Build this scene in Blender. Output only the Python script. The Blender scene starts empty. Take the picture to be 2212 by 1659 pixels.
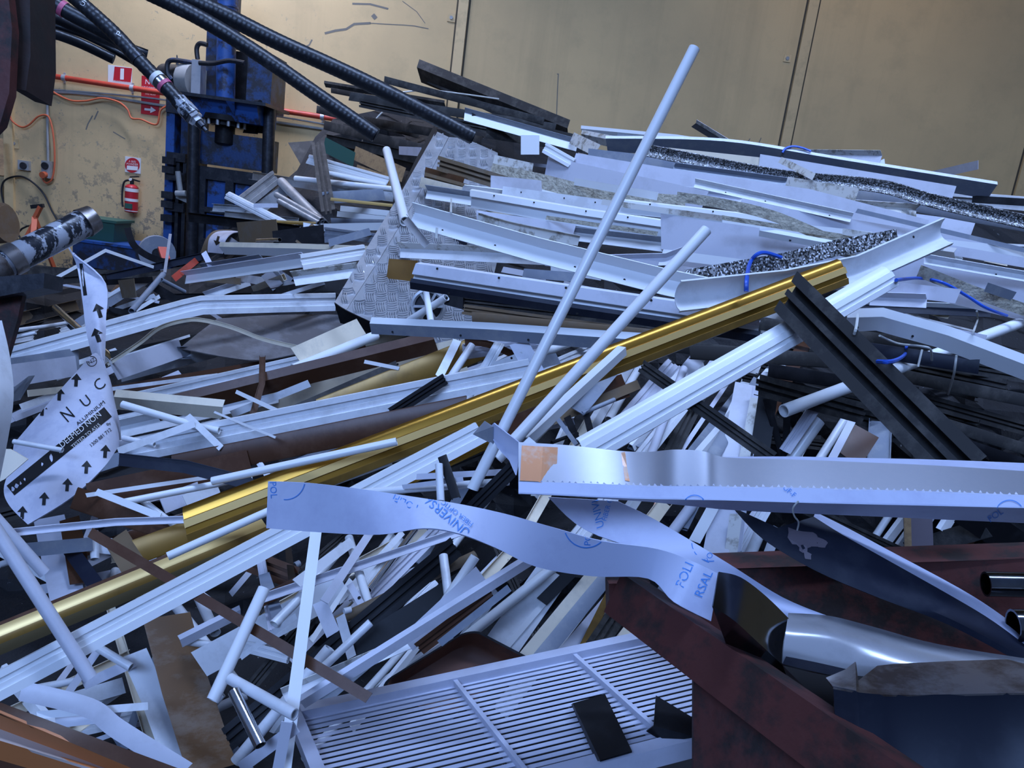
import bpy, bmesh, math, random
import numpy as np
from mathutils import Vector, Matrix
from mathutils.bvhtree import BVHTree
random.seed(7)
SC = bpy.context.scene
COL = SC.collection
# ------------------------------------------------------------------ camera
F, CX, CY = 1662.0, 1106.0, 829.5
PITCH, ROLL = math.radians(13.0), math.radians(7.7)
CAM = Vector((0, 0, 1.65))
FW = Vector((0, math.cos(PITCH), -math.sin(PITCH)))
_R0 = Vector((1, 0, 0)); _U0 = Vector((0, math.sin(PITCH), math.cos(PITCH)))
RT = _R0 * math.cos(ROLL) + _U0 * math.sin(ROLL)
UP = -_R0 * math.sin(ROLL) + _U0 * math.cos(ROLL)
cd = bpy.data.cameras.new('camera'); cam = bpy.data.objects.new('camera', cd); COL.objects.link(cam)
cd.sensor_fit = 'HORIZONTAL'; cd.sensor_width = 36.0; cd.lens = F / 2212 * 36.0
cd.clip_start = 0.05; cd.clip_end = 200
m = Matrix((RT, UP, -FW)).transposed().to_4x4(); m.translation = CAM
cam.matrix_world = m
SC.camera = cam
# ------------------------------------------------------------------ world, lamps, exposure
SC.view_settings.view_transform = 'Standard'; SC.view_settings.look = 'None'
SC.view_settings.gamma = 1.0; SC.view_settings.exposure = 0.0; SC.view_settings.use_curve_mapping = False
w = bpy.data.worlds.new('sky'); SC.world = w; w.use_nodes = True
nt = w.node_tree; bg = nt.nodes['Background']
tc = nt.nodes.new('ShaderNodeTexCoord'); sp = nt.nodes.new('ShaderNodeSeparateXYZ'); cr = nt.nodes.new('ShaderNodeValToRGB')
nt.links.new(tc.outputs['Generated'], sp.inputs[0]); nt.links.new(sp.outputs['Z'], cr.inputs[0]); nt.links.new(cr.outputs[0], bg.inputs[0])
e = cr.color_ramp.elements
e[0].position = 0.0; e[0].color = (.10, .12, .20, 1)
e[1].position = 1.0; e[1].color = (.26, .44, 1.0, 1)
k = e.new(.12); k.color = (.36, .54, 1.0, 1)
k = e.new(.02); k.color = (.20, .24, .40, 1)
bg.inputs[1].default_value = .22
def lamp(name, kind, loc, target, energy, color, size=None, size_y=None, spread=None):
    l = bpy.data.lights.new(name, kind); o = bpy.data.objects.new(name, l); COL.objects.link(o)
    o.location = loc; o.rotation_euler = (Vector(target) - Vector(loc)).to_track_quat('-Z', 'Y').to_euler()
    l.energy = energy; l.color = color
    if kind == 'AREA':
        l.shape = 'RECTANGLE'; l.size = size; l.size_y = size_y
        if spread: l.spread = math.radians(spread)
    return o
# open roller door of the shed behind the camera, then added fill lights for heap and wall
lamp('doorway_daylight', 'AREA', (-3.5, -9.0, 8.5), (0.6, 5.0, 1.2), 1150, (.31, .505, 1.0), 6.5, 3.2)
lamp('heap_fill_light', 'AREA', (1.2, 2.6, 7.6), (1.2, 6.6, 1.6), 1450, (.42, .59, 1.0), 6.0, 2.0, 125)  # added fill to brighten the upper heap, no skylight known
lamp('wall_fill_light', 'AREA', (-4.4, 9.0, 6.8), (-3.8, 10.5, 1.0), 185, (.62, .70, 1.0), 3.4, 0.4, 110)  # added bluish fill that neutralises the left wall, no fitting seen
lamp('wall_fill_light', 'AREA', (3.6, 9.0, 6.8), (3.8, 10.5, 2.4), 10, (1.0, .66, .22), 3.4, 0.6, 120)  # added weak warm fill for the right wall, unseen source
# ------------------------------------------------------------------ geometry of the picture rays
def ray(px, py):
    return FW + RT * ((px - CX) / F) + UP * ((CY - py) / F)
def P(px, py, z):
    return CAM + ray(px, py) * z
def PY(px, py, Y):
    d = ray(px, py); return CAM + d * (Y / d.y)
def PZ(px, py, Z):
    d = ray(px, py); return CAM + d * ((Z - CAM.z) / d.z)
def proj(v):
    d = v - CAM; z = d.dot(FW)
    return CX + d.dot(RT) / z * F, CY - d.dot(UP) / z * F, z
# ------------------------------------------------------------------ materials
MATS = {}
def mat(key, col, rough=.45, metal=0., dirt=None, damt=.0, dscale=6., bump=0., bscale=40., vary=.06, stretch=None, spec=.5, coat=0, dlo=.48, dhi=.62):
    m = bpy.data.materials.new(key); m.use_nodes = True; nt = m.node_tree; N = nt.nodes; L = nt.links
    b = N['Principled BSDF']; b.inputs['Roughness'].default_value = rough; b.inputs['Metallic'].default_value = metal
    b.inputs['Specular IOR Level'].default_value = spec
    if coat: b.inputs['Coat Weight'].default_value = coat; b.inputs['Coat Roughness'].default_value = .15
    tc = N.new('ShaderNodeTexCoord'); mp = N.new('ShaderNodeMapping'); L.new(tc.outputs['Object'], mp.inputs[0])
    if stretch: mp.inputs['Scale'].default_value = stretch
    oi = N.new('ShaderNodeObjectInfo')
    hsv = N.new('ShaderNodeHueSaturation'); hsv.inputs['Color'].default_value = (*col, 1)
    mr = N.new('ShaderNodeMapRange'); mr.inputs[3].default_value = 1 - vary; mr.inputs[4].default_value = 1 + vary
    L.new(oi.outputs['Random'], mr.inputs[0]); L.new(mr.outputs[0], hsv.inputs['Value'])
    out = hsv.outputs[0]
    if dirt is not None:
        n = N.new('ShaderNodeTexNoise'); n.inputs['Scale'].default_value = dscale; n.inputs['Detail'].default_value = 8; n.inputs['Roughness'].default_value = .68
        off = N.new('ShaderNodeVectorMath'); off.operation = 'ADD'; L.new(mp.outputs[0], off.inputs[0])
        sc = N.new('ShaderNodeVectorMath'); sc.operation = 'SCALE'; sc.inputs[0].default_value = (37, 11, 23); L.new(oi.outputs['Random'], sc.inputs['Scale']); L.new(sc.outputs[0], off.inputs[1])
        L.new(off.outputs[0], n.inputs['Vector'])
        r = N.new('ShaderNodeMapRange'); r.inputs[1].default_value = dlo; r.inputs[2].default_value = dhi; r.inputs[4].default_value = damt
        L.new(n.outputs[0], r.inputs[0])
        mx = N.new('ShaderNodeMix'); mx.data_type = 'RGBA'; mx.inputs[7].default_value = (*dirt, 1)
        L.new(r.outputs[0], mx.inputs[0]); L.new(out, mx.inputs[6]); out = mx.outputs[2]
    L.new(out, b.inputs['Base Color'])
    if bump:
        n2 = N.new('ShaderNodeTexNoise'); n2.inputs['Scale'].default_value = bscale; n2.inputs['Detail'].default_value = 5; L.new(mp.outputs[0], n2.inputs['Vector'])
        bp = N.new('ShaderNodeBump'); bp.inputs['Strength'].default_value = bump; bp.inputs['Distance'].default_value = .01
        L.new(n2.outputs[0], bp.inputs['Height']); L.new(bp.outputs[0], b.inputs['Normal'])
    MATS[key] = m; return m
mat('W', (.80, .81, .84), .33, dirt=(.50, .50, .50), damt=.35, dscale=9, vary=.06)
mat('V', (.86, .87, .88), .28, vary=.03)
mat('L', (.67, .67, .75), .42, dirt=(.50, .50, .55), damt=.4, dscale=7, vary=.07)
mat('C', (.80, .70, .54), .45, dirt=(.45, .42, .36), damt=.4, dscale=6)
mat('X', (.72, .70, .66), .6, dirt=(.30, .26, .20), damt=.85, dscale=16, dlo=.5, dhi=.6)
mat('F', (.47, .43, .34), .95, dirt=(.24, .21, .16), damt=.8, dscale=22, bump=.9, bscale=55)
mat('G', (.24, .27, .33), .45, dirt=(.42, .42, .43), damt=.4, dscale=8)
mat('S', (.50, .51, .53), .42, metal=.5, dirt=(.30, .31, .33), damt=.6, dscale=9, bump=.08)
mat('M', (.80, .81, .83), .20, metal=1., dirt=(.5, .5, .52), damt=.5, dscale=7)
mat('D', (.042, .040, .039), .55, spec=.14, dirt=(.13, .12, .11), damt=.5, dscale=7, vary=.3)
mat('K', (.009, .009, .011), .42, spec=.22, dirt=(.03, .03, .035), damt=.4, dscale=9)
mat('N', (.011, .014, .028), .5, spec=.3, dirt=(.04, .045, .06), damt=.35, dscale=8)
mat('B', (.080, .032, .015), .36, spec=.35, dirt=(.15, .08, .05), damt=.4, dscale=7, vary=.2)
mat('T', (.19, .13, .075), .6, dirt=(.20, .17, .14), damt=.5, dscale=8, vary=.15)
mat('O', (.30, .165, .035), .34, metal=.35, dirt=(.14, .08, .02), damt=.5, dscale=6, vary=.12)
mat('A', (.44, .225, .035), .30, metal=.9, dirt=(.36, .18, .035), damt=.45, dscale=5, vary=.03, stretch=(1, 1, 1))
mat('Y', (.85, .56, .20), .35, metal=.4)
mat('E', (.20, .08, .03), .4, dirt=(.1, .04, .02), damt=.5)
mat('wood', (.36, .23, .11), .8, dirt=(.18, .11, .06), damt=.7, dscale=12, bump=.3)
mat('blue', (.022, .085, .30), .42, dirt=(.022, .022, .028), damt=.9, dscale=5, dlo=.5, dhi=.58, bump=.15, vary=.02)
mat('bluedark', (.018, .05, .15), .45, dirt=(.02, .02, .025), damt=.95, dscale=6, dlo=.42, dhi=.54, bump=.15)
mat('steel', (.04, .042, .05), .35, metal=.6, dirt=(.09, .09, .1), damt=.6, dscale=10, bump=.1)
mat('rubber', (.014, .015, .019), .38, dirt=(.06, .06, .065), damt=.5, dscale=30, dlo=.56, dhi=.66, bump=.2)
mat('red', (.50, .02, .03), .35); mat('redpipe', (.55, .06, .03), .45, dirt=(.25, .05, .03), damt=.5)
mat('orange', (.62, .13, .05), .5); mat('label', (.78, .76, .74), .5); mat('green', (.03, .10, .075), .5)
mat('grey', (.36, .36, .35), .5, dirt=(.2, .2, .19), damt=.5)
mat('oxide', (.092, .021, .016), .62, dirt=(.020, .012, .010), damt=.95, dscale=9, bump=.35, bscale=18, dlo=.47, dhi=.6)
mat('oxidedark', (.03, .014, .011), .7, dirt=(.018, .014, .012), damt=.9, dscale=6, bump=.35, bscale=18)
mat('ink', (.012, .012, .014), .5); mat('blueink', (.08, .28, .72), .5); mat('hole', (.01, .01, .012), .8)
mat('bluewire', (.02, .10, .55), .4); mat('wire', (.62, .62, .58), .4); mat('pink', (.62, .12, .22), .5)
mat('brush', (.43, .44, .49), .42, metal=.7, dirt=(.46, .46, .50), damt=.3, dscale=2, stretch=(30, 30, 3), vary=.02)
mat('mirror', (.70, .70, .73), .22, metal=.6, dirt=(.45, .45, .47), damt=.4, dscale=5, vary=.02, bump=.04, bscale=4)
mat('smoke', (.20, .21, .23), .16, metal=1., dirt=(.12, .12, .13), damt=.6, dscale=6, vary=.02)
mat('film', (.58, .62, .80), .40, dirt=(.40, .42, .60), damt=.5, dscale=4, vary=.02)
mat('paper', (.66, .66, .76), .5, dirt=(.45, .46, .58), damt=.5, dscale=12, vary=.02)
mat('tin', (.62, .62, .64), .36, metal=.55, dirt=(.40, .41, .44), damt=.5, dscale=8)
mat('copper', (.56, .19, .06), .38, metal=.1)
mat('olive', (.13, .095, .045), .4, spec=.3); mat('beige', (.52, .42, .37), .5)
mat('rust', (.17, .075, .05), .5, metal=.1, dirt=(.04, .035, .04), damt=.8, dscale=4)
mat('plum', (.16, .13, .15), .6)
mat('gap_shade_litter', (.016, .015, .017), .8, dirt=(.30, .30, .32), damt=.9, dscale=55, bump=.6, dlo=.66, dhi=.69)  # near-black stands in for shade in the gaps, with pale litter flecks
mat('brownplate', (.25, .125, .05), .5, dirt=(.36, .25, .17), damt=.8, dscale=7, stretch=(1, 1, 2.5))
mat('scuff', (.20, .18, .15), .8)
def stone_mat():
    m = bpy.data.materials.new('stone_chip'); m.use_nodes = True; nt = m.node_tree; N = nt.nodes; L = nt.links; b = N['Principled BSDF']
    tc = N.new('ShaderNodeTexCoord'); v = N.new('ShaderNodeTexVoronoi'); v.inputs['Scale'].default_value = 170; L.new(tc.outputs['Object'], v.inputs['Vector'])
    r = N.new('ShaderNodeValToRGB'); s = N.new('ShaderNodeSeparateColor'); L.new(v.outputs['Color'], s.inputs[0]); L.new(s.outputs[0], r.inputs[0])
    e = r.color_ramp.elements; r.color_ramp.interpolation = 'CONSTANT'; e[0].color = (.02, .02, .02, 1); e[1].position = .36; e[1].color = (.16, .16, .16, 1)
    k = e.new(.68); k.color = (.35, .35, .36, 1); k = e.new(.86); k.color = (.8, .8, .82, 1)
    L.new(r.outputs[0], b.inputs['Base Color']); b.inputs['Roughness'].default_value = .35
    bp = N.new('ShaderNodeBump'); bp.inputs['Strength'].default_value = 1; bp.inputs['Distance'].default_value = .02; L.new(s.outputs[1], bp.inputs['Height']); L.new(bp.outputs[0], b.inputs['Normal'])
    MATS['Z'] = m
stone_mat()
# ------------------------------------------------------------------ object helpers
def tag(o, label=None, cat=None, group=None, kind=None):
    if label: o['label'] = label
    if cat: o['category'] = cat
    if group: o['group'] = group
    if kind: o['kind'] = kind
    return o
def link(name, verts, faces, mats, parent=None, fm=None, smooth=35, origin=None):
    me = bpy.data.meshes.new(name)
    if origin is None:
        if parent is not None: origin = Vector(parent['_o'])
        else:
            a = np.array([tuple(v) for v in verts]); origin = Vector(((a[:, 0].min() + a[:, 0].max()) / 2, (a[:, 1].min() + a[:, 1].max()) / 2, a[:, 2].min()))
    me.from_pydata([tuple(Vector(v) - origin) for v in verts], [], faces)
    for k in (mats if isinstance(mats, (list, tuple)) else [mats]): me.materials.append(MATS[k])
    if fm: me.polygons.foreach_set('material_index', fm)
    bm = bmesh.new(); bm.from_mesh(me); bmesh.ops.recalc_face_normals(bm, faces=bm.faces); bm.to_mesh(me); bm.free()
    if smooth:
        me.polygons.foreach_set('use_smooth', [True] * len(me.polygons)); me.set_sharp_from_angle(angle=math.radians(smooth))
    o = bpy.data.objects.new(name, me); COL.objects.link(o)
    if parent is not None: o.parent = parent; o.location = (0, 0, 0) if origin == Vector(parent['_o']) else origin - Vector(parent['_o'])
    else: o.location = origin
    o['_o'] = tuple(origin)
    return o
def thing(name, loc, label, cat, group=None):
    o = bpy.data.objects.new(name, None); COL.objects.link(o); o.location = loc; o['_o'] = tuple(loc); o.empty_display_size = .05
    return tag(o, label, cat, group)
class MB:
    def __init__(s): s.v = []; s.f = []; s.m = []
    def add(s, v, f, mi=0):
        n = len(s.v); s.v += [Vector(a) for a in v]; s.f += [tuple(i + n for i in q) for q in f]; s.m += [mi] * len(f); return s
    def box(s, a, b, mi=0):
        x0, y0, z0 = a; x1, y1, z1 = b
        return s.add([(x0, y0, z0), (x1, y0, z0), (x1, y1, z0), (x0, y1, z0), (x0, y0, z1), (x1, y0, z1), (x1, y1, z1), (x0, y1, z1)],
                     [(0, 1, 2, 3), (4, 5, 6, 7), (0, 1, 5, 4), (1, 2, 6, 5), (2, 3, 7, 6), (3, 0, 4, 7)], mi)
    def pb(s, x0, y0, x1, y1, Y, dep, mi=0):          # upright box whose front face fills this rectangle at distance Y
        c = PY((x0 + x1) / 2, (y0 + y1) / 2, Y); z = proj(c)[2]; w = (x1 - x0) / F * z / 2; h = (y1 - y0) / F * z / 2
        return s.box((c.x - w, Y, c.z - h), (c.x + w, Y + dep, c.z + h), mi)
    def bar(s, a, b, w, t, up=(0, 0, 1), mi=0):
        a = Vector(a); b = Vector(b); T = (b - a).normalized(); W = T.cross(Vector(up)).normalized(); N = W.cross(T)
        v = [p + W * sx * w / 2 + N * sn * t / 2 for p in (a, b) for sx, sn in ((-1, -1), (1, -1), (1, 1), (-1, 1))]
        return s.add(v, [(0, 1, 2, 3), (4, 5, 6, 7), (0, 1, 5, 4), (1, 2, 6, 5), (2, 3, 7, 6), (3, 0, 4, 7)], mi)
    def cyl(s, a, b, r, n=14, mi=0, r2=None):
        return s.tube([a, b], r, n, mi, r2)
    def tube(s, pts, r, n=10, mi=0, r2=None):
        pts = [Vector(p) for p in pts]; rs = r if isinstance(r, (list, tuple)) else None
        prev = None; base = len(s.v)
        for i, p in enumerate(pts):
            T = (pts[min(i + 1, len(pts) - 1)] - pts[max(i - 1, 0)]).normalized()
            if prev is None: W = T.orthogonal().normalized()
            else: W = (prev - T * prev.dot(T)).normalized()
            prev = W; N = T.cross(W)
            rr = rs[i] if rs else (r if r2 is None else r + (r2 - r) * i / (len(pts) - 1))
            s.v += [p + W * rr * math.cos(2 * math.pi * j / n) + N * rr * math.sin(2 * math.pi * j / n) for j in range(n)]
        fs = []
        for i in range(len(pts) - 1):
            for j in range(n):
                k = (j + 1) % n; fs.append((base + i * n + j, base + i * n + k, base + (i + 1) * n + k, base + (i + 1) * n + j))
        fs.append(tuple(base + j for j in range(n))); fs.append(tuple(base + (len(pts) - 1) * n + j for j in range(n)))
        s.f += fs; s.m += [mi] * len(fs); return s
    def build(s, name, mats, parent=None, smooth=35, origin=None):
        return link(name, s.v, s.f, mats, parent, s.m, smooth, origin)
def build_each(mb, name, m, parent):
    c = mb.calls + [(len(mb.v), len(mb.f))]
    for (v0, f0), (v1, f1) in zip(c, c[1:]): link(name, mb.v[v0:v1], [tuple(i - v0 for i in f) for f in mb.f[f0:f1]], m, parent, None, 0)
def smoothpath(pts, n=6, closed=False):
    pts = [Vector(p) for p in pts]; out = []
    if len(pts) < 3: return pts
    for i in range(len(pts) - 1):
        p0 = pts[max(i - 1, 0)]; p1 = pts[i]; p2 = pts[i + 1]; p3 = pts[min(i + 2, len(pts) - 1)]
        for j in range(n):
            t = j / n
            out.append(.5 * ((2 * p1) + (p2 - p0) * t + (2 * p0 - 5 * p1 + 4 * p2 - p3) * t * t + (3 * p1 - p0 - 3 * p2 + p3) * t ** 3))
    out.append(pts[-1]); return out
# ------------------------------------------------------------------ sections: outline in (w, n); w = +.5 is the edge that lies higher, n = 0 the front
def thick(poly, t):
    po = []; pi_ = []
    n = len(poly)
    for i, (x, y) in enumerate(poly):
        a = poly[max(i - 1, 0)]; b = poly[min(i + 1, n - 1)]
        def nrm(p, q):
            dx, dy = q[0] - p[0], q[1] - p[1]; l = math.hypot(dx, dy) or 1; return -dy / l, dx / l
        n1 = nrm(a, (x, y)) if i > 0 else nrm((x, y), b); n2 = nrm((x, y), b) if i < n - 1 else n1
        mx, my = n1[0] + n2[0], n1[1] + n2[1]; l = math.hypot(mx, my) or 1; mx /= l; my /= l
        c = max(.4, mx * n1[0] + my * n1[1])
        po.append((x + mx * t / 2 / c, y + my * t / 2 / c)); pi_.append((x - mx * t / 2 / c, y - my * t / 2 / c))
    return po, pi_, False
def section(kind, w, h, k, t):
    if kind == 't':
        r = w / 2; n = 16; c = [(math.cos(2 * math.pi * i / n), math.sin(2 * math.pi * i / n)) for i in range(n)]
        ri = r - max(t, r * .14)
        return [(a * r, b * r - r) for a, b in c], [(a * ri, b * ri - r) for a, b in c], True
    if kind in 'qd':
        o = [(-w / 2, -h), (w / 2, -h), (w / 2, 0), (-w / 2, 0)]; t2 = max(t, .06 * w)
        i = [(-w / 2 + t2, -h + t2), (w / 2 - t2, -h + t2), (w / 2 - t2, -t2), (-w / 2 + t2, -t2)]
        if kind == 'd':                       # square tube lying on its edge: two faces seen
            o = [(-w / 2, -w / 2), (0, -w), (w / 2, -w / 2), (0, 0)]; i = [(a * .8, (b + w / 2) * .8 - w / 2) for a, b in o]
        return o, i, True
    W = lambda L: [(a * w, b * h) for a, b in L]
    if kind == 'f': p = W([(-.5, 0), (.5, 0)])
    elif kind == 'a': p = W([(.5, -.25), (k, 0), (-.5, -1)])
    elif kind == 'v': p = W([(.5, 0), (k, -1), (-.5, -.15)])
    elif kind == 'c': p = W([(-.5, 0), (-.5, -1), (.5, -1), (.5, 0)])
    elif kind == 'b': p = W([(-.46, -1), (-.5, -.05), (-.46, 0), (.46, 0), (.5, -.05), (.46, -1)])
    elif kind == 'u': p = W([(-.5, -1), (-.5, -.1), (-.22, 0), (-.2, -.35), (.02, -.25), (.04, -.6), (.24, -.5), (.26, -.15), (.46, -.1), (.5, -.9)])
    elif kind == 'y': p = W([(-.5, -1), (-.48, -.3), (-.3, -.12), (-.28, -.3), (-.1, -.3), (-.08, 0), (.12, 0), (.14, -.3), (.32, -.4), (.42, -.55), (.5, -1)])
    elif kind == 'r': p = W([(-.5, -1), (-.5, 0), (-.26, 0), (-.26, -.7), (-.06, -.7), (-.06, -.1), (.06, -.1), (.06, -.7), (.26, -.7), (.26, 0), (.5, 0), (.5, -1)])
    elif kind == 'g':
        p = [(-.5 * w, -h * .2)] + [(w * (-.46 + .92 * i / 9), -h * math.sin(math.pi * i / 9) ** .7) for i in range(10)] + [(.5 * w, -h * .2)]
    elif kind == 'o':
        p = [(w * (-.5 + i / 9.), -h * (1 - math.sin(math.pi * (.08 + .84 * i / 9.)) ** .8)) for i in range(10)]
    elif kind == 'h': p = W([(-.5, 0), (-.5, -.5), (.5, -.5), (.5, 0)])
    elif kind == 'z': p = W([(.5, -1), (.42, -.05), (k, 0), (k - .03, -.7), (-.5, -.5)])
    return thick(p, t)
def frames(pts, roll=0.):
    out = []
    for i, p in enumerate(pts):
        d1 = (pts[i] - pts[i - 1]).normalized() if i else (pts[1] - pts[0]).normalized()
        d2 = (pts[i + 1] - pts[i]).normalized() if i < len(pts) - 1 else d1
        T = (d1 + d2).normalized(); V = (p - CAM).normalized()
        W = T.cross(V).normalized()
        if W.dot(UP) < -.05 or (abs(W.dot(UP)) <= .05 and W.dot(RT) < 0): W = -W
        if out and W.dot(out[-1][1]) < 0: W = -W
        N = W.cross(T).normalized()
        if N.dot(V) > 0: N = -N
        if roll:
            r = roll[i] if isinstance(roll, (list, tuple)) else roll
            c, s_ = math.cos(r), math.sin(r); W, N = W * c + N * s_, N * c - W * s_
        sc = 1 / max(.5, math.cos(d1.angle(d2) / 2)) if i and i < len(pts) - 1 else 1
        out.append((T, W, N, min(sc, 1.6)))
    return out
def sweep(mb, pts, sec, roll=0., cut=(0, 0), scale=None, split=None):
    o, n_, closed = sec; n = len(o); fr = frames(pts, roll); base = len(mb.v)
    for i, p in enumerate(pts):
        T, W, N, sc = fr[i]; s = scale[i] if scale else 1.
        sh = cut[0] if i == 0 else (cut[1] if i == len(pts) - 1 else 0)
        for L in (o, n_): mb.v += [p + W * a * s * sc + N * b * s + T * (a * sh) for a, b in L]
    st = 2 * n
    def q(a, b, c, d, wm): mb.f.append((base + a, base + b, base + c, base + d)); mb.m.append(sum(wm < b for b in split) if isinstance(split, list) else (1 if (split is not None and wm < split) else 0))
    rng = range(n) if closed else range(n - 1)
    for j in rng:
        k = (j + 1) % n; wm = (o[j][0] + o[k][0]) / 2
        for i in range(len(pts) - 1):
            A = i * st; B = A + st
            q(A + j, A + k, B + k, B + j, wm); q(A + n + j, B + n + j, B + n + k, A + n + k, wm)
        for A in (0, (len(pts) - 1) * st): q(A + j, A + k, A + n + k, A + n + j, wm)
    if not closed:
        for j in (0, n - 1):
            for i in range(len(pts) - 1): A = i * st; B = A + st; q(A + j, B + j, B + n + j, A + n + j, o[j][0])
# ------------------------------------------------------------------ the heap: each piece comes to rest on those listed before it
HZ = [(0,1650,1.95),(300,1560,2.2),(300,1400,2.45),(700,1400,2.4),(700,1600,2.1),(1100,1300,2.5),(1300,1250,2.5),(1250,1450,2.2),(0,1300,2.6),(300,1150,2.9),(700,1000,3.05),(1100,1000,2.9),(1500,1000,2.9),
      (1500,1150,2.8),(1700,900,3.0),(2100,900,3.1),(2150,1100,2.9),(0,900,3.5),(300,850,3.9),(700,800,3.8),(1100,800,3.5),(1500,750,3.5),(2100,750,3.5),(300,650,5.4),(0,700,4.5),(700,620,5.0),(1000,650,4.2),
      (1400,600,4.2),(1750,600,4.1),(2100,600,4.0),(250,560,7.4),(450,540,7.4),(700,450,6.9),(600,330,8.2),(800,330,8.3),(1000,450,5.4),(1400,450,5.4),(1750,450,5.4),(2150,500,5.1),(700,200,8.8),(900,200,8.8),
      (1200,270,8.6),(1000,330,6.8),(1200,330,6.9),(1400,330,6.8),(1700,340,6.8),(2000,370,6.6),(2200,430,6.2)]
_H = np.array(HZ, float)
def hz(x, y):
    d2 = (_H[:, 0] - x) ** 2 + (_H[:, 1] - y) ** 2 + 900.
    wt = d2 ** -1.6
    return float(np.exp((wt * np.log(_H[:, 2])).sum() / wt.sum()))
CELL = 4; ZW, ZH = 2212 // CELL + 60, 1659 // CELL + 60
ZB = np.full((ZH, ZW), 1e3)
def _ij(x, y): return min(max(int(y / CELL) + 30, 0), ZH - 1), min(max(int(x / CELL) + 30, 0), ZW - 1)
def stamp(pp, zs, wpx):
    for i in range(len(pp) - 1):
        (x0, y0), (x1, y1) = pp[i], pp[i + 1]; L = math.hypot(x1 - x0, y1 - y0); n = max(2, int(L / 3))
        nx, ny = -(y1 - y0) / (L or 1), (x1 - x0) / (L or 1); m_ = max(1, int(wpx / 2 / 3))
        for s in range(n + 1):
            t = s / n; z = 1 / ((1 - t) / zs[i] + t / zs[i + 1]); x = x0 + (x1 - x0) * t; y = y0 + (y1 - y0) * t
            for q in range(-m_, m_ + 1):
                a, b = _ij(x + nx * q * 3, y + ny * q * 3)
                if z < ZB[a, b]: ZB[a, b] = z
def settle(pp, wpx, h, zs):
    """distances of the path points so that a stiff piece rests on what lies below it"""
    S = [0.]
    for p, q in zip(pp, pp[1:]): S.append(S[-1] + math.hypot(q[0] - p[0], q[1] - p[1]))
    S = [s / S[-1] for s in S]; u0, u1 = 1 / zs[0], 1 / zs[-1]
    for s, z in zip(S, zs): u0 = max(u0, min(1 / z, u0 * 1.04)) if 0 < s < 1 else u0
    cons = []
    for i in range(len(pp) - 1):
        p, q = pp[i], pp[i + 1]; L = math.hypot(q[0] - p[0], q[1] - p[1]); n = max(3, min(36, int(L / 12))); nx, ny = -(q[1] - p[1]) / (L or 1), (q[0] - p[0]) / (L or 1)
        for k in range(n + 1):
            t = k / n; x = p[0] + (q[0] - p[0]) * t; y = p[1] + (q[1] - p[1]) * t
            zz = min(ZB[_ij(x + nx * o, y + ny * o)] for o in (-wpx * .4, 0, wpx * .4))
            if zz < 900: cons.append((S[i] + (S[i + 1] - S[i]) * t, 1 / max(zz - h, .5)))
    a, b = rest(cons, u0, u1)
    return [1 / (a + (b - a) * s) for s in S]
def rest(cons, u0, u1):
    if not cons or all(u0 + (u1 - u0) * t >= c - 1e-9 for t, c in cons): return u0, u1
    best = None
    T = np.array([c[0] for c in cons]); C = np.array([c[1] for c in cons])
    def ok(a, b): return a >= u0 - 1e-9 and b >= u1 - 1e-9 and bool(np.all(a + (b - a) * T >= C - 1e-6))
    cand = []
    for i, (t, c) in enumerate(cons):
        if t < 1: cand.append(((c - u1 * t) / (1 - t), u1))
        if t > 0: cand.append((u0, (c - u0 * (1 - t)) / t))
        for (t2, c2) in cons[i + 1:]:
            if t2 > t: s = (c2 - c) / (t2 - t); cand.append((c - s * t, c + s * (1 - t)))
    d = max(c - (u0 + (u1 - u0) * t) for t, c in cons); cand.append((u0 + d, u1 + d))
    for a, b in cand:
        cost = a + b + 1.2 * abs((a - u0) - (b - u1))
        if (best is None or cost < best[0]) and ok(a, b): best = (cost, a, b)
    return (best[1], best[2]) if best else (u0 + d, u1 + d)
KN = {'t': ('aluminium_tube', 'tube', 'tubes in the scrap heap'), 'q': ('box_section', 'box section', 'box sections in the scrap heap'), 'd': ('square_tube', 'square tube', 'square tubes in the scrap heap'),
      'f': ('flat_strip', 'strip', 'flat strips in the scrap heap'), 'a': ('angle_trim', 'trim', 'angle trims in the scrap heap'), 'v': ('valley_trim', 'trim', 'angle trims in the scrap heap'),
      'c': ('open_channel', 'channel', 'channels in the scrap heap'), 'b': ('cover_channel', 'channel', 'channels in the scrap heap'), 'u': ('fluted_profile', 'profile', 'fluted profiles in the scrap heap'),
      'y': ('ribbed_profile', 'profile', 'fluted profiles in the scrap heap'), 'r': ('track_profile', 'profile', 'track profiles in the scrap heap'), 'g': ('gutter_profile', 'profile', 'fluted profiles in the scrap heap'),
      'o': ('rounded_profile', 'profile', 'fluted profiles in the scrap heap'), 'h': ('frame_profile', 'profile', 'track profiles in the scrap heap'), 'z': ('stepped_trim', 'trim', 'angle trims in the scrap heap')}
HF = {'t': 1, 'd': 1, 'q': .55, 'f': .04, 'a': .45, 'v': .4, 'c': .5, 'b': .4, 'u': .3, 'y': .3, 'r': .4, 'g': .4, 'o': .4, 'h': .6, 'z': .4}
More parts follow.
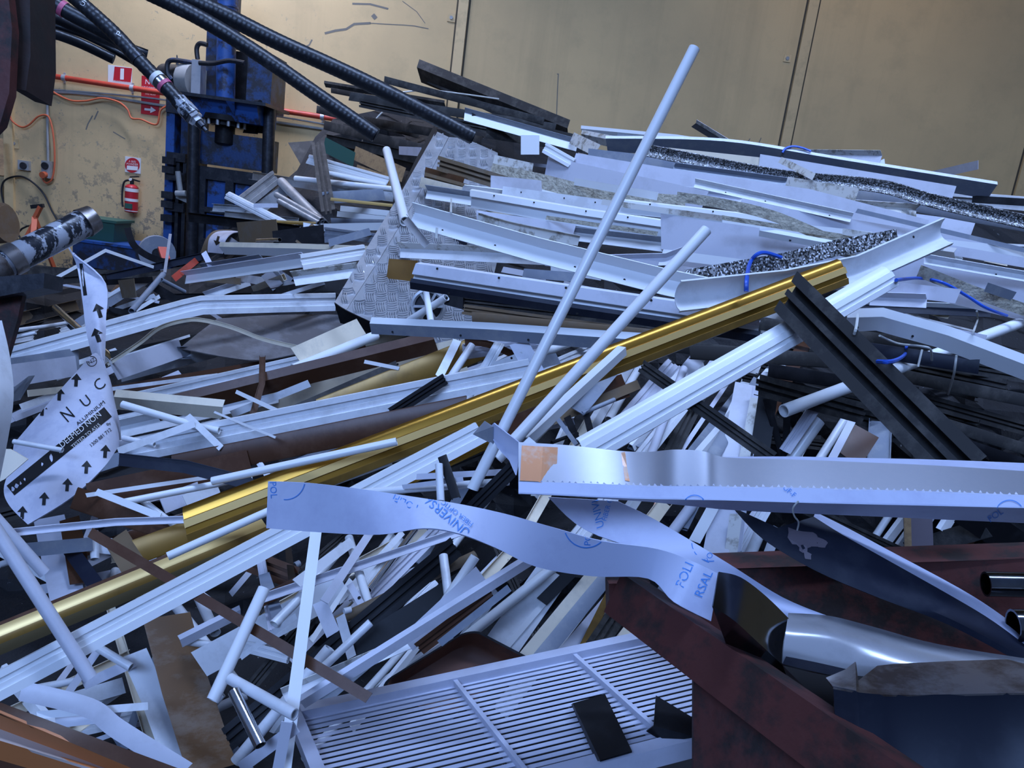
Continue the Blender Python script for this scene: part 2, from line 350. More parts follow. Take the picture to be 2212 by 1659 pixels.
def piece(line):
    S = [a.strip() for a in line.split(';')]
    kind, mk, wpx = S[0], S[1], float(S[2]); pp = [tuple(float(c) for c in q.split(',')) for q in S[3].split()]
    (ax, ay), (bx, by) = pp[-2], pp[-1]
    if bx > 2195: pp[-1] = (2480., by + (2480. - bx) * (by - ay) / (bx - ax))     # runs on beyond the frame
    label = S[4]; opt = dict(o.split('=') if '=' in o else (o, '1') for o in (S[5].split() if len(S) > 5 else []))
    hf = float(opt.get('h', HF[kind])); zm0 = sum(hz(*p) for p in pp) / len(pp)
    if 'z' in opt: zs = [float(a) for a in opt['z'].split(',')]
    else:
        h0 = wpx / F * zm0 * hf * .55 + .006
        zs = settle(pp, wpx, h0, [float(q) for q in opt['b'].split(',')] if 'b' in opt else [hz(*p) for p in pp])
    zm = sum(zs) / len(zs); wm = wpx / F * zm; h = max(wm * hf, .003)
    stamp(pp, zs, wpx)
    pts = [P(x, y, z) for (x, y), z in zip(pp, zs)]
    if 'c' in opt: pts = smoothpath(pts, 6)
    mats = mk.split('/'); k = float(opt.get('k', .12 if kind in 'avz' else 0))
    t = float(opt.get('t', .0022 if wm < .05 else .003))
    sec = section(kind, wm, h, k, t)
    mb = MB(); cut = [float(a) for a in opt['cut'].split(',')] if 'cut' in opt else (random.uniform(-.25, .25), random.uniform(-.25, .25))
    if kind in 'td' : cut = (0, random.uniform(-.15, .15)) if 'cut' not in opt else cut
    rl = math.radians(float(opt.get('r', 0)))
    bands = [float(a) * wm for a in opt['bands'].split(',')] if 'bands' in opt else None
    if bands: mats = [mats[int(a)] for a in opt['use']]
    sweep(mb, pts, sec, rl, cut, split=bands or ((k * wm - 1e-6) if len(mats) > 1 else None))
    nh = int(opt.get('n', 0))
    if nh:                                             # drilled screw holes, in the piece's own mesh
        fr = frames(pts, rl); mats = mats + ['hole']
        for i in range(nh):
            s = (i + .35 + .3 * random.random()) / nh * (len(pts) - 1); j = min(int(s), len(pts) - 2); q = pts[j].lerp(pts[j + 1], s - j)
            T, W, N, _ = fr[j]; off = {'a': -.32, 'v': -.3, 'f': .2, 'b': .15, 'z': .35}.get(kind, .3); dep = {'a': -.65 * h, 'v': -.45 * h}.get(kind, 0)
            c = q + W * off * wm + N * (dep + t); r = .0045
            mb.add([c + (W * math.cos(a) + T * math.sin(a)) * r for a in [x * math.pi / 4 for x in range(8)]], [tuple(range(8))], len(mats) - 1)
    nm, cat, grp = KN[kind]
    o = mb.build(opt.get('name', nm), mats, smooth=40)
    return tag(o, label, opt.get('cat', cat), opt['grp'].replace('_', ' ') if 'grp' in opt else grp)
# ------------------------------------------------------------------ sheets from a grid of rows; marks printed on them
def sheet(name, mats, rows, t=.003, sub=5, parent=None, lin=False, smooth=50, fmf=None):
    G = [[P(*c) for c in r] for r in rows]
    if lin != True: G = [smoothpath(r, sub) for r in G]
    if not lin:
        G = list(map(list, zip(*[smoothpath(list(c), sub) for c in zip(*G)])))
    n, m_ = len(G), len(G[0]); fv = [v for r in G for v in r]
    N0 = None; nor = []
    for i in range(n):
        for j in range(m_):
            a = G[i][min(j + 1, m_ - 1)] - G[i][max(j - 1, 0)]; b = G[min(i + 1, n - 1)][j] - G[max(i - 1, 0)][j]
            c = a.cross(b)
            if c.length < 1e-12: c = N0 or Vector((0, -1, 0))
            c.normalize(); nor.append(c)
    c = fv[len(fv) // 2]
    if nor[len(fv) // 2].dot(c - CAM) > 0: nor = [-q for q in nor]
    vs = fv + [v - q * t for v, q in zip(fv, nor)]; K = n * m_; fs = []; fm = []
    for i in range(n - 1):
        for j in range(m_ - 1):
            a = i * m_ + j; fs.append((a, a + 1, a + m_ + 1, a + m_)); fs.append((K + a, K + a + m_, K + a + m_ + 1, K + a + 1)); x = fmf(i / (n - 1), j / (m_ - 1)) if fmf else 0; fm += [x, x]
    for i in range(n - 1):
        for j in (0, m_ - 1): a = i * m_ + j; fs.append((a, a + m_, K + a + m_, K + a)); fm.append(0)
    for j in range(m_ - 1):
        for i in (0, n - 1): a = i * m_ + j; fs.append((a, a + 1, K + a + 1, K + a)); fm.append(0)
    o = link(name, vs, fs, mats, parent, fm, smooth)
    o_bvh[o.name] = BVHTree.FromPolygons([tuple(v) for v in vs], fs)
    return o
o_bvh = {}
def onsurf(bvh, x, y, lift=.0015):
    d = ray(x, y).normalized(); h = bvh.ray_cast(CAM, d)
    if h[0] is None: return None
    n = h[1]
    if n.dot(d) > 0: n = -n
    return h[0] + n * lift
_txt = {}
def glyphs(s):
    if s not in _txt:
        c = bpy.data.curves.new('t', 'FONT'); c.body = s; c.align_x = 'CENTER'; c.align_y = 'CENTER'; c.resolution_u = 3
        ob = bpy.data.objects.new('t', c); COL.objects.link(ob); dg = bpy.context.evaluated_depsgraph_get(); me = ob.evaluated_get(dg).to_mesh()
        _txt[s] = ([(v.co.x, v.co.y) for v in me.vertices], [tuple(p.vertices) for p in me.polygons]); ob.to_mesh_clear(); bpy.data.objects.remove(ob); bpy.data.curves.remove(c)
    return _txt[s]
def mark(mb, bvh, vs, fs, cx, cy, size, ang, mi=0, sx=1., shear=0., lift=.0015):
    """lay a flat figure (local x right, y up) onto a surface, size in picture pixels, ang in degrees"""
    ca, sa = math.cos(math.radians(ang)), math.sin(math.radians(ang)); out = []
    for x, y in vs:
        x = x * sx + y * shear; X = cx + (x * ca - y * sa) * size; Y = cy - (x * sa + y * ca) * size
        out.append(onsurf(bvh, X, Y, lift))
    good = [f for f in fs if all(out[i] is not None for i in f)]
    if good:
        used = sorted({i for f in good for i in f}); mp = {i: n for n, i in enumerate(used)}
        mb.calls = getattr(mb, 'calls', []) + [(len(mb.v), len(mb.f))]
        mb.add([out[i] for i in used], [tuple(mp[i] for i in f) for f in good], mi)
def fine(fig, n=2):
    vs, fs = [tuple(v) for v in fig[0]], [t for f in fig[1] for t in ((f[0], f[i], f[i + 1]) for i in range(1, len(f) - 1))]
    for _ in range(n):
        out = []
        for a, b, c in fs:
            k = len(vs); mid = lambda p, q: ((vs[p][0] + vs[q][0]) / 2, (vs[p][1] + vs[q][1]) / 2)
            vs += [mid(a, b), mid(b, c), mid(c, a)]; out += [(a, k, k + 2), (k, b, k + 1), (k + 2, k + 1, c), (k, k + 1, k + 2)]
        fs = out
    return vs, fs
def text(mb, bvh, s, cx, cy, size, ang, **k): mark(mb, bvh, *glyphs(s), cx, cy, size, ang, **k)
ARROW = ([(-.14, -.5), (.14, -.5), (.14, .05), (-.14, .05), (-.42, .05), (.42, .05), (0, .55)], [(0, 1, 2, 3), (4, 5, 6)])
ARROW = fine(ARROW, 2)
def arc(r0, r1, a0, a1, n=20):
    vs = []; fs = []
    for i in range(n + 1):
        a = math.radians(a0 + (a1 - a0) * i / n); vs += [(r0 * math.cos(a), r0 * math.sin(a)), (r1 * math.cos(a), r1 * math.sin(a))]
        if i: k = 2 * i; fs.append((k - 2, k - 1, k + 1, k))
    return vs, fs
def rectm(w, h, n=1):
    vs = []; fs = []
    for i in range(n + 1): x = -w / 2 + w * i / n; vs += [(x, -h / 2), (x, h / 2)]
    for i in range(n): fs.append((2 * i, 2 * i + 2, 2 * i + 3, 2 * i + 1))
    return vs, fs
# ================================================================== the setting
WY = 10.5
def wall_mat():
    m = bpy.data.materials.new('painted_wall'); m.use_nodes = True; nt = m.node_tree; N = nt.nodes; L = nt.links; b = N['Principled BSDF']
    b.inputs['Roughness'].default_value = .75
    tc = N.new('ShaderNodeTexCoord')
    def noise(scale, det=6, rough=.6, st=(1, 1, 1)):
        mp = N.new('ShaderNodeMapping'); mp.inputs['Scale'].default_value = st; L.new(tc.outputs['Object'], mp.inputs[0])
        n = N.new('ShaderNodeTexNoise'); n.inputs['Scale'].default_value = scale; n.inputs['Detail'].default_value = det; n.inputs['Roughness'].default_value = rough; L.new(mp.outputs[0], n.inputs['Vector']); return n.outputs[0]
    def rng(x, a, b_, lo=0., hi=1.):
        r = N.new('ShaderNodeMapRange'); r.inputs[1].default_value = a; r.inputs[2].default_value = b_; r.inputs[3].default_value = lo; r.inputs[4].default_value = hi; L.new(x, r.inputs[0]); return r.outputs[0]
    def mul(a, b_):
        q = N.new('ShaderNodeMath'); q.operation = 'MULTIPLY'; L.new(a, q.inputs[0]); L.new(b_, q.inputs[1]); return q.outputs[0]
    def mix(f, a, col):
        x = N.new('ShaderNodeMix'); x.data_type = 'RGBA'; L.new(f, x.inputs[0])
        if isinstance(a, tuple): x.inputs[6].default_value = (*a, 1)
        else: L.new(a, x.inputs[6])
        x.inputs[7].default_value = (*col, 1); return x.outputs[2]
    c = mix(rng(noise(.6), .4, .65), (.69, .49, .245), (.60, .43, .22))
    c = mix(rng(noise(2.2, 8, .7), .5, .75, 0, .55), c, (.48, .36, .19))
    c = mix(rng(noise(3., 5, .6, (1, 1, .04)), .56, .72, 0, .45), c, (.48, .35, .18))      # runs down the paint
    sp = N.new('ShaderNodeSeparateXYZ'); L.new(tc.outputs['Object'], sp.inputs[0])
    low = rng(sp.outputs['Z'], 2.2, .2); left = rng(sp.outputs['X'], -2.6, -4.0)
    c = mix(mul(mul(low, left), rng(noise(7., 10, .78), .545, .56, 0, .95)), c, (.13, .125, .11))   # flaked paint near the floor
    c = mix(mul(left, rng(noise(11., 8, .75), .60, .64, 0, .7)), c, (.25, .23, .18))
    L.new(c, b.inputs['Base Color'])
    bp = N.new('ShaderNodeBump'); bp.inputs['Strength'].default_value = .15; bp.inputs['Distance'].default_value = .01; L.new(noise(14., 6), bp.inputs['Height']); L.new(bp.outputs[0], b.inputs['Normal'])
    MATS['wall'] = m
wall_mat()
mat('floor', (.035, .033, .035), .75, dirt=(.10, .095, .09), damt=.55, dscale=9, bump=.3, dlo=.55, dhi=.7)
mat('roof', (.30, .27, .21), .6); mat('strip', (.70, .50, .25), .6, dirt=(.48, .35, .18), damt=.5); mat('groove', (.07, .055, .035), .8)
def struct(name, mb, mats, origin=(0, 0, 0)): return tag(mb.build(name, mats, smooth=0, origin=Vector(origin)), kind='structure')
struct('wall_back', MB().box((-11, WY, 0), (11, WY + .2, 7.2)), 'wall')
struct('floor', MB().box((-11, -7, -.1), (11, WY + .2, 0)), 'floor')
struct('ceiling', MB().box((-11, 2.2, 7.2), (11, WY + .2, 7.35)), 'roof')
struct('wall_left', MB().box((-11.2, 1.5, 0), (-11, WY + .2, 7.2)), 'wall'); struct('wall_right', MB().box((11, 1.5, 0), (11.2, WY + .2, 7.2)), 'wall')
# joints between the wall panels: a rounded cover strip between two open grooves
for i, (x, y) in enumerate(((992, 100), (1718, 200), (2210, 380))):
    c = PY(x, y, WY); mb = MB(); w_ = .062
    mb.box((c.x - w_, WY - .035, 0), (c.x + w_, WY, 7.2), 0)
    for s in (-1, 1): mb.box((c.x + s * (w_ + .014) - .011, WY - .004, 0), (c.x + s * (w_ + .014) + .011, WY, 7.2), 1)
    struct('trim_%d' % (i + 1), mb, ['strip', 'groove'])
c = PY(26, 450, WY); struct('trim_4', MB().box((c.x - .07, WY - .05, 0), (c.x + .05, WY, 2.6)), ['strip'])
wall_bvh = BVHTree.FromPolygons([(-11, WY, 0), (11, WY, 0), (11, WY, 7.2), (-11, WY, 7.2)], [(0, 1, 2, 3)])
def W_(x, y, d=.0): return PY(x, y, WY - d)
# fixing plates on the wall
for (x, y, s, lb) in ((975, 38, 17, 'square fixing plate on the wall beside the left cover strip'), (1701, 126, 15, 'square fixing plate left of the middle cover strip'), (1736, 126, 14, 'square fixing plate right of the middle cover strip'),
                      (1666, 317, 14, 'square fixing plate low on the wall just above the heap'), (30, 310, 20, 'square blank plate on the wall above the small round switch')):
    mb = MB().pb(x - s / 2, y - s / 2, x + s / 2, y + s / 2, WY - .012, .012); p = tag(mb.build('fixing_plate', 'strip'), lb, 'plate', 'fixing plates on the wall')
    c = W_(x, y, .012); MB().cyl(c, c + Vector((0, -.012, 0)), .022).build('bolt', 'grey', p)
# red pipe and conduits
def wtube(pts, r, d=.05, n=8): return smoothpath([W_(x, y, d) for x, y in pts], n)
t = thing('fire_pipe', W_(240, 180, .075), 'red fire pipe running along the wall behind the blue press', 'pipe')
MB().cyl(W_(110, 164, .075), W_(760, 262, .075), .034).build('red_pipe', 'redpipe', t)
tag(MB().cyl(W_(40, 152, .075), W_(110, 164, .075), .032).build('grey_pipe_end', 'grey', t), 'bare grey end')
for x in (139, 286, 697):
    y = 164 + (x - 110) * .151; MB().cyl(W_(x - 4, y - .6, .075), W_(x + 4, y + .6, .075), .042).pb(x - 2, y - 11, x + 2, y + 11, WY - .015, .015).build('pipe_clamp', 'S', t)
for k, (pts, lb) in enumerate(((((58, 190), (200, 200), (358, 216), (590, 250), (700, 268)), 'upper of two thin grey conduits under the red pipe'),
                               (((104, 350), (103, 215), (112, 200), (200, 205), (358, 229), (590, 263), (706, 280)), 'lower grey conduit that turns down to the wall socket'))):
    tag(MB().tube(wtube(pts, 0, .03), .011 if k == 0 else .017, 8).build('conduit', 'grey'), lb, 'conduit', 'conduits on the wall')
# socket, plug and cords
t = thing('wall_socket', W_(98, 385, 0), 'grey double wall socket with an orange plug in it', 'socket')
MB().pb(89, 348, 108, 384, WY - .09, .09).build('socket_box', 'grey', t)
c = W_(98, 358, .09); MB().cyl(c, c + Vector((0, -.025, 0)), .045).build('socket_face', 'steel', t)
c = W_(98, 377, .08); MB().cyl(c, c + Vector((0, -.07, -.01)), .042).build('plug', 'orange', t)
tag(MB().tube(wtube([(17, 226), (24, 258), (45, 274), (62, 270), (82, 252), (100, 249), (109, 262), (116, 300), (118, 350), (113, 385), (101, 395), (93, 388), (94, 378)], 0, .06), .012, 8).build('orange_cord', 'orange'), 'orange power cord looping down to the plug in the wall socket', 'cord')
tag(MB().tube(wtube([(62, 154), (80, 165), (110, 195), (150, 216), (185, 218), (220, 212), (255, 220), (275, 236), (284, 255), (305, 258), (338, 269), (346, 240), (359, 229)], 0, .09), .012, 8).build('orange_cord', 'orange'), 'orange cord draped over the conduits beside the red signs', 'cord')
tag(MB().tube(wtube([(48, 520), (22, 478), (6, 430), (4, 402), (16, 386), (45, 381), (72, 395), (95, 420), (112, 455), (125, 478)], 0, .05), .012, 8).build('black_cable', 'ink'), 'black cable arching over the wall above the orange stand', 'cable')
t = thing('isolator_switch', W_(50, 357, 0), 'small round switch on a grey plate left of the wall socket', 'switch')
MB().pb(38, 347, 62, 367, WY - .05, .05).build('switch_box', 'grey', t); c = W_(51, 358, .05); MB().cyl(c, c + Vector((0, -.02, 0)), .045).build('dial', 'steel', t)
# signs
def sign(name, x0, y0, x1, y1, m, lb):
    t = thing(name, W_((x0 + x1) / 2, y1, 0), lb, 'sign', 'safety signs on the wall'); mb = MB().pb(x0, y0, x1, y1, WY - .012, .01); mb.build('sign_plate', m, t); return t
t = sign('fire_sign', 233, 144, 285, 181, 'label', 'white and red fire extinguisher sign above the red pipe'); sb = BVHTree.FromPolygons([(-11, WY - .013, 0), (11, WY - .013, 0), (11, WY - .013, 7.2), (-11, WY - .013, 7.2)], [(0, 1, 2, 3)])
mb = MB(); mark(mb, sb, *rectm(38, 31), 265, 161, 1, -6); mb.build('red_field', 'red', t)
mb = MB(); mark(mb, sb, *rectm(8, 24), 264, 160, 1, -2, lift=.003); text(mb, sb, 'FIRE EXTINGUISHER', 263, 177, 4.6, -7, lift=.003); mb.build('lettering', 'label', t)
t = sign('no_stopping_sign', 305, 168, 344, 246, 'red', 'tall red no stopping sign half hidden by the hose')
mb = MB(); text(mb, sb, 'NO', 325, 178, 15, -6); text(mb, sb, 'STOPPING', 325, 191, 8.2, -6); text(mb, sb, 'FIRE HOSE', 325, 204, 5, -6); mark(mb, sb, *ARROW, 324, 237, 24, -96, sx=.7); mb.build('lettering', 'label', t)
t = sign('powder_sign', 270, 340, 304, 373, 'label', 'white square sign with a red disc above the extinguisher')
mb = MB(); mark(mb, sb, *arc(0, 16, 0, 360, 26), 286, 357, 1, 0); mb.build('red_disc', 'red', t)
mb = MB(); text(mb, sb, 'A B(E)', 286, 349, 6, -5, lift=.003); text(mb, sb, 'POWDER', 286, 355, 6, -5, lift=.003); mark(mb, sb, *rectm(24, 9), 286, 363, 1, -5, lift=.003); mb.build('lettering', 'label', t)
# fire extinguisher
t = thing('fire_extinguisher', W_(284, 460, .1), 'red fire extinguisher with white labels hung on the flaking wall', 'fire extinguisher')
a, b = W_(283, 459, .12), W_(285, 398, .12); mb = MB().tube([a + (b - a) * q for q in (0, .03, .9, .97, 1.0)], [.07, .083, .083, .06, .03], 18); mb.build('cylinder', 'red', t)
for s0, s1 in ((.74, .86), (.40, .50), (.05, .08)): MB().tube([a + (b - a) * s0, a + (b - a) * s1], .0845, 18).build('white_label', 'label', t)
c0 = a + (b - a) * .14; c1 = a + (b - a) * .32; MB().box((c0.x - .04, c0.y - .0875, c0.z), (c1.x + .05, c0.y - .06, c1.z)).build('green_label', 'green', t)
MB().cyl(b, b + Vector((0, 0, .07)), .025).bar(b + Vector((-.03, 0, .07)), b + Vector((.11, -.02, .05)), .03, .018).bar(b + Vector((-.02, 0, .09)), b + Vector((.1, -.03, .11)), .03, .014).build('valve_handle', 'steel', t)
MB().tube(smoothpath([b + Vector((-.02, -.02, .05)), b + Vector((-.09, -.02, .02)), b + Vector((-.115, -.02, -.1)), a + Vector((-.11, -.02, .12)), a + Vector((-.1, -.02, .06))], 5), .013, 8).build('hose', 'rubber', t)
MB().cyl(b + Vector((-.0, -.03, .06)), b + Vector((0, -.05, .06)), .018).build('gauge', 'label', t)
# ================================================================== the blue press in front of the wall
Y0 = 9.3
B_ = thing('baling_press', PY(470, 560, Y0), 'big blue hydraulic baling press with worn paint standing at the wall', 'press')
def cylpx(mb, x0, y0, x1, y1, wpx, Y, **k): a = PY(x0, y0, Y); b = PY(x1, y1, Y); mb.cyl(a, b, wpx / F * proj(a)[2] / 2, 18, **k); return mb
cylpx(MB(), 420, 212, 412, 640, 25, Y0 - .1).build('post', 'steel', B_); cylpx(MB(), 582, 232, 576, 460, 26, Y0 + .0).build('post', 'steel', B_)
mb = cylpx(MB(), 492, -60, 487, 216, 41, Y0 + .25); o = mb.build('ram_cylinder', 'blue', B_)
mb = MB(); [cylpx(mb, 492 - .02 * y, y, 492 - .02 * y, y + 5, 44, Y0 + .25) for y in (12, 60)]; mb.build('cylinder_band', 'blue', o)
MB().pb(446, -40, 470, 215, Y0 + .3, .25).pb(500, -40, 513, 100, Y0 + .55, .1).build('mast', 'bluedark', B_)
MB().pb(533, 118, 587, 235, Y0 + .15, .5).build('cabinet', 'bluedark', B_)
MB().pb(500, 115, 536, 225, Y0 + .5, .3).build('back_plate', 'K', B_)
# crossbeam with a dark top plate, sloping the way the roll of the picture shows level things
A0, A1 = PY(414, 212, Y0), PY(592, 238, Y0); hz_ = (A0.z + A1.z) / 2
mb = MB().box((A0.x - .05, Y0 - .35, hz_ - .0), (A1.x + .02, Y0 + .5, hz_ + .035)); mb.build('top_plate', 'steel', B_)
mb = MB().add([(A0.x + .1, Y0 - .28, hz_), (A1.x - .1, Y0 - .28, hz_), (A1.x - .1, Y0 + .4, hz_), (A0.x + .1, Y0 + .4, hz_), (A0.x + .1, Y0 - .18, hz_ - .20), (A1.x - .1, Y0 - .18, hz_ - .20), (A1.x - .1, Y0 + .4, hz_ - .2), (A0.x + .1, Y0 + .4, hz_ - .2)],
              [(0, 1, 2, 3), (4, 5, 6, 7), (0, 1, 5, 4), (1, 2, 6, 5), (2, 3, 7, 6), (3, 0, 4, 7)])
cb = mb.build('crossbeam', 'blue', B_)
c = PY(502, 240, Y0 - .28); MB().add([(c.x - .05, Y0 - .36, hz_), (c.x + .05, Y0 - .36, hz_), (c.x, Y0 - .2, hz_ - .15), (c.x + .0, Y0 - .18, hz_)], [(0, 1, 2), (0, 1, 3), (1, 2, 3), (0, 2, 3)]).build('gusset', 'blue', cb)
c = PY(487, 262, Y0); mb = MB().cyl(c + Vector((0, 0, .06)), c + Vector((0, 0, -.0)), .26, 24).cyl(c + Vector((0, 0, -.0)), c + Vector((0, 0, -.05)), .20, 24).cyl(c, c + Vector((0, 0, -.25)), .11, 18)
fl = mb.build('ram_flange', 'K', B_)
for i in range(12):
    a = i * math.pi / 6; q = c + Vector((.225 * math.cos(a), .225 * math.sin(a), 0)); MB().cyl(q, q + Vector((0, 0, -.06)), .018, 8).build('bolt', 'S', fl)
for x0, x1, x2 in ((536, 523, 560), (562, 556, 590)): MB().add([PY(x0, 258, Y0 + .1), PY(x2, 262, Y0 + .1), PY(x2 - 3, 290, Y0 + .1), PY(x0 - 12, 287, Y0 + .1), PY(x0, 258, Y0 + .16), PY(x2, 262, Y0 + .16), PY(x2 - 3, 290, Y0 + .16), PY(x0 - 12, 287, Y0 + .16)], [(0, 1, 2, 3), (4, 5, 6, 7), (0, 1, 5, 4), (1, 2, 6, 5), (2, 3, 7, 6), (3, 0, 4, 7)]).build('brace', 'K', B_)
P0, P1 = PY(434, 281, Y0 - .02), PY(568, 358, Y0 - .02); MB().box((P0.x, Y0 - .02, PY(434, 353, Y0).z), (P1.x, Y0 + .5, P0.z)).build('ram_plate', 'bluedark', B_)
D0, D1 = PY(432, 358, Y0 - .05), PY(566, 372, Y0 - .05); zt = D0.z; dx = (D1.x - D0.x)
dr = MB().box((D0.x, Y0, .1), (D1.x + .12, Y0 + .5, zt)).build('door', 'bluedark', B_)
mb = MB(); ws = [0, .12, .42, .56, .86, 1.0]
for a, b in ((0, .11), (.43, .56), (.86, 1.0)): mb.box((D0.x + dx * a, Y0 - .07, .1), (D0.x + dx * b, Y0, zt))
for zz, hh in ((zt - .14, .14), (zt - .52, .06), (zt - .95, .12), (zt - 1.3, .08)): mb.box((D0.x + .02, Y0 - .068, zz), (D1.x - .02, Y0, zz + hh))
mb.build('door_frame', 'steel', dr)
for k, (a, b) in enumerate(((.12, .43), (.57, .86))):
    for zz, hh in ((zt - .46, .32), (zt - .83, .3), (zt - 1.2, .25)): MB().box((D0.x + dx * a, Y0 - .02, zz), (D0.x + dx * b, Y0 - .004, zz + hh)).build('door_panel', 'blue', dr)
# left side of the press
L0 = PY(384, 230, Y0 + .1); xl, xr = PY(358, 300, Y0 + .1).x, PY(408, 300, Y0 + .1).x
MB().box((xl, Y0 + .1, .05), (xl + .1, Y0 + .7, L0.z)).build('side_column', 'blue', B_); MB().box((xr - .12, Y0 + .15, .05), (xr + .02, Y0 + .6, L0.z - .1)).build('side_column', 'bluedark', B_)
MB().box((xl, Y0 + .08, L0.z - .08), (xr + .05, Y0 + .7, L0.z + .25)).build('motor_base', 'bluedark', B_)
MB().box((xl + .1, Y0 + .3, .1), (xr - .1, Y0 + .6, L0.z - .5)).build('side_panel', 'blue', B_)
for yy in (345, 365, 420, 440, 470): z_ = PY(365, yy, Y0).z; MB().box((xl + .02, Y0 - .02, z_ - .05), (xl + .16, Y0 + .4, z_ + .03)).build('hinge_rib', 'steel', B_)
mb = MB()
for yy in (338, 380, 447): z_ = PY(385, yy, Y0).z; mb.box((xl + .05, Y0 + .02, z_ - .06), (xr, Y0 + .2, z_ + .04))
for xx in (378, 393): x_ = PY(xx, 420, Y0).x; mb.box((x_ - .02, Y0 + .05, .1), (x_ + .02, Y0 + .2, PY(385, 340, Y0).z))
mb.build('side_frame', 'steel', B_)
a, b = PY(384, 370, Y0 - .1), PY(390, 415, Y0 - .1); MB().cyl(a, b, .03).cyl(PY(380, 418, Y0 - .12), PY(402, 418, Y0 - .12), .035).build('latch_handle', 'grey', B_)
MB().add([PY(378, 412, Y0 - .06), PY(407, 412, Y0 - .06), PY(407, 440, Y0 - .06), PY(380, 428, Y0 - .06), PY(378, 412, Y0), PY(407, 412, Y0), PY(407, 440, Y0), PY(380, 428, Y0)], [(0, 1, 2, 3), (4, 5, 6, 7), (0, 1, 5, 4), (1, 2, 6, 5), (2, 3, 7, 6), (3, 0, 4, 7)]).build('latch_plate', 'grey', B_)
c = PY(386, 172, Y0 + .25); mo = MB().cyl(c + Vector((-.2, .1, 0)), c + Vector((.1, -.02, 0)), .17, 20).build('motor', 'steel', B_)
MB().cyl(c + Vector((.1, -.02, 0)), c + Vector((.26, -.08, 0)), .2, 20).build('motor_flange', 'grey', mo); MB().cyl(c + Vector((-.02, .0, .15)), c + Vector((-.03, 0, .27)), .02, 8, r2=.006).build('eye_bolt', 'steel', mo)
MB().pb(413, 131, 433, 203, Y0 - .02, .14).build('valve_block', 'tin', B_)
def btube(pts, r, Y=Y0): return MB().tube(smoothpath([PY(x, y, Y) for x, y in pts], 6), r, 8)
btube([(372, 172), (363, 160), (362, 138), (372, 130), (400, 133), (416, 136)], .028, Y0 + .1).build('oil_pipe', 'bluedark', B_)
btube([(427, 128), (425, 105), (432, 94), (448, 97)], .028, Y0 + .15).build('oil_pipe', 'rubber', B_)
btube([(430, 136), (460, 137), (495, 131), (528, 136)], .026, Y0 - .02).build('oil_pipe', 'rubber', B_)
c = PY(558, 222, Y0 + .15); MB().cyl(c + Vector((-.03, 0, 0)), c + Vector((.05, -.08, 0)), .03).build('pipe_stub', 'steel', B_)
# ================================================================== things on the floor along the wall
def bb(name, x0, y0, x1, y1, Y, dep, m, lb, cat): return tag(MB().pb(x0, y0, x1, y1, Y, dep).build(name, m), lb, cat)
t = thing('work_bench', PY(240, 590, 9.6), 'low blue steel bench under the green crate', 'bench')
c0, c1 = PY(157, 524, 9.5), PY(318, 545, 9.5); zt = (c0.z + c1.z) / 2
MB().box((c0.x, 9.5, zt - .28), (c1.x, 10.2, zt + .02)).build('bench_body', 'bluedark', t); MB().box((c0.x - .02, 9.48, zt + .02), (c1.x + .02, 10.22, zt + .05)).build('bench_top', 'blue', t)
for q in (c0.x + .05, c1.x - .1): MB().box((q, 9.55, 0), (q + .06, 10.1, zt - .28)).build('bench_leg', 'steel', t)
t = thing('plastic_crate', PY(214, 527, 9.7), 'dark green plastic crate on the blue bench', 'crate')
c0, c1 = PY(178, 492, 9.65), PY(250, 525, 9.65); zb = zt + .05; h_ = .24
MB().add([(c0.x + .03, 9.65, zb), (c1.x - .03, 9.65, zb), (c1.x - .03, 10.0, zb), (c0.x + .03, 10.0, zb), (c0.x, 9.62, zb + h_), (c1.x, 9.62, zb + h_), (c1.x, 10.03, zb + h_), (c0.x, 10.03, zb + h_)], [(0, 1, 2, 3), (0, 1, 5, 4), (1, 2, 6, 5), (2, 3, 7, 6), (3, 0, 4, 7), (4, 5, 6, 7)]).build('crate_body', 'green', t)
MB().box((c0.x - .03, 9.6, zb + h_), (c1.x + .03, 10.05, zb + h_ + .03)).build('crate_lid', 'green', t)
t = thing('jack_stand', PY(75, 560, 9.7), 'orange steel stand with splayed legs leaning by the wall', 'stand')
mb = MB(); q = lambda x, y, d=9.7: PY(x, y, d)
for k_, a, b in ((0, q(44, 535), q(78, 470, 9.8)), (1, q(70, 540, 9.5), q(75, 470, 9.8)), (2, q(98, 530, 9.9), q(75, 470, 9.8))): MB().bar(b + (a - b) * (b.z / (b.z - a.z)), b, .06, .04).build('leg', 'orange', t)
MB().bar(q(75, 472, 9.8), q(88, 446, 9.8), .06, .04).build('stem', 'orange', t); MB().bar(q(68, 447, 9.8), q(94, 444, 9.8), .045, .045).build('handle', 'steel', t)
tag(MB().tube([PY(70 + 34 * math.cos(a * .4), 515 + 28 * math.sin(a * .4), 10.1) for a in range(17)], .012, 8).build('cable_coil', 'ink'), 'coil of black cable behind the orange stand', 'cable')
tag(MB().cyl(PY(-30, 485, 8.6), PY(14, 481, 8.6), .22, 22).cyl(PY(14, 481, 8.6), PY(16, 481, 8.6), .19, 22).build('drum', 'T'), 'dusty brown drum end at the edge of the wall', 'drum')
tag(MB().bar(PY(3, 380, 10.2), PY(0, 300, 10.3), .06, .05).build('timber_post', 'wood'), 'thin timber batten standing at the wall corner', 'timber')
c = PY(338, 545, 9.0); t = thing('grinding_wheel', c, 'grey round wheel guard standing beside the press', 'wheel')
MB().cyl(c, c + Vector((.06, -.1, 0)), .2, 24).build('wheel_guard', 'G', t); MB().cyl(c + Vector((.06, -.1, 0)), c + Vector((.07, -.12, 0)), .06, 14).build('hub', 'steel', t)
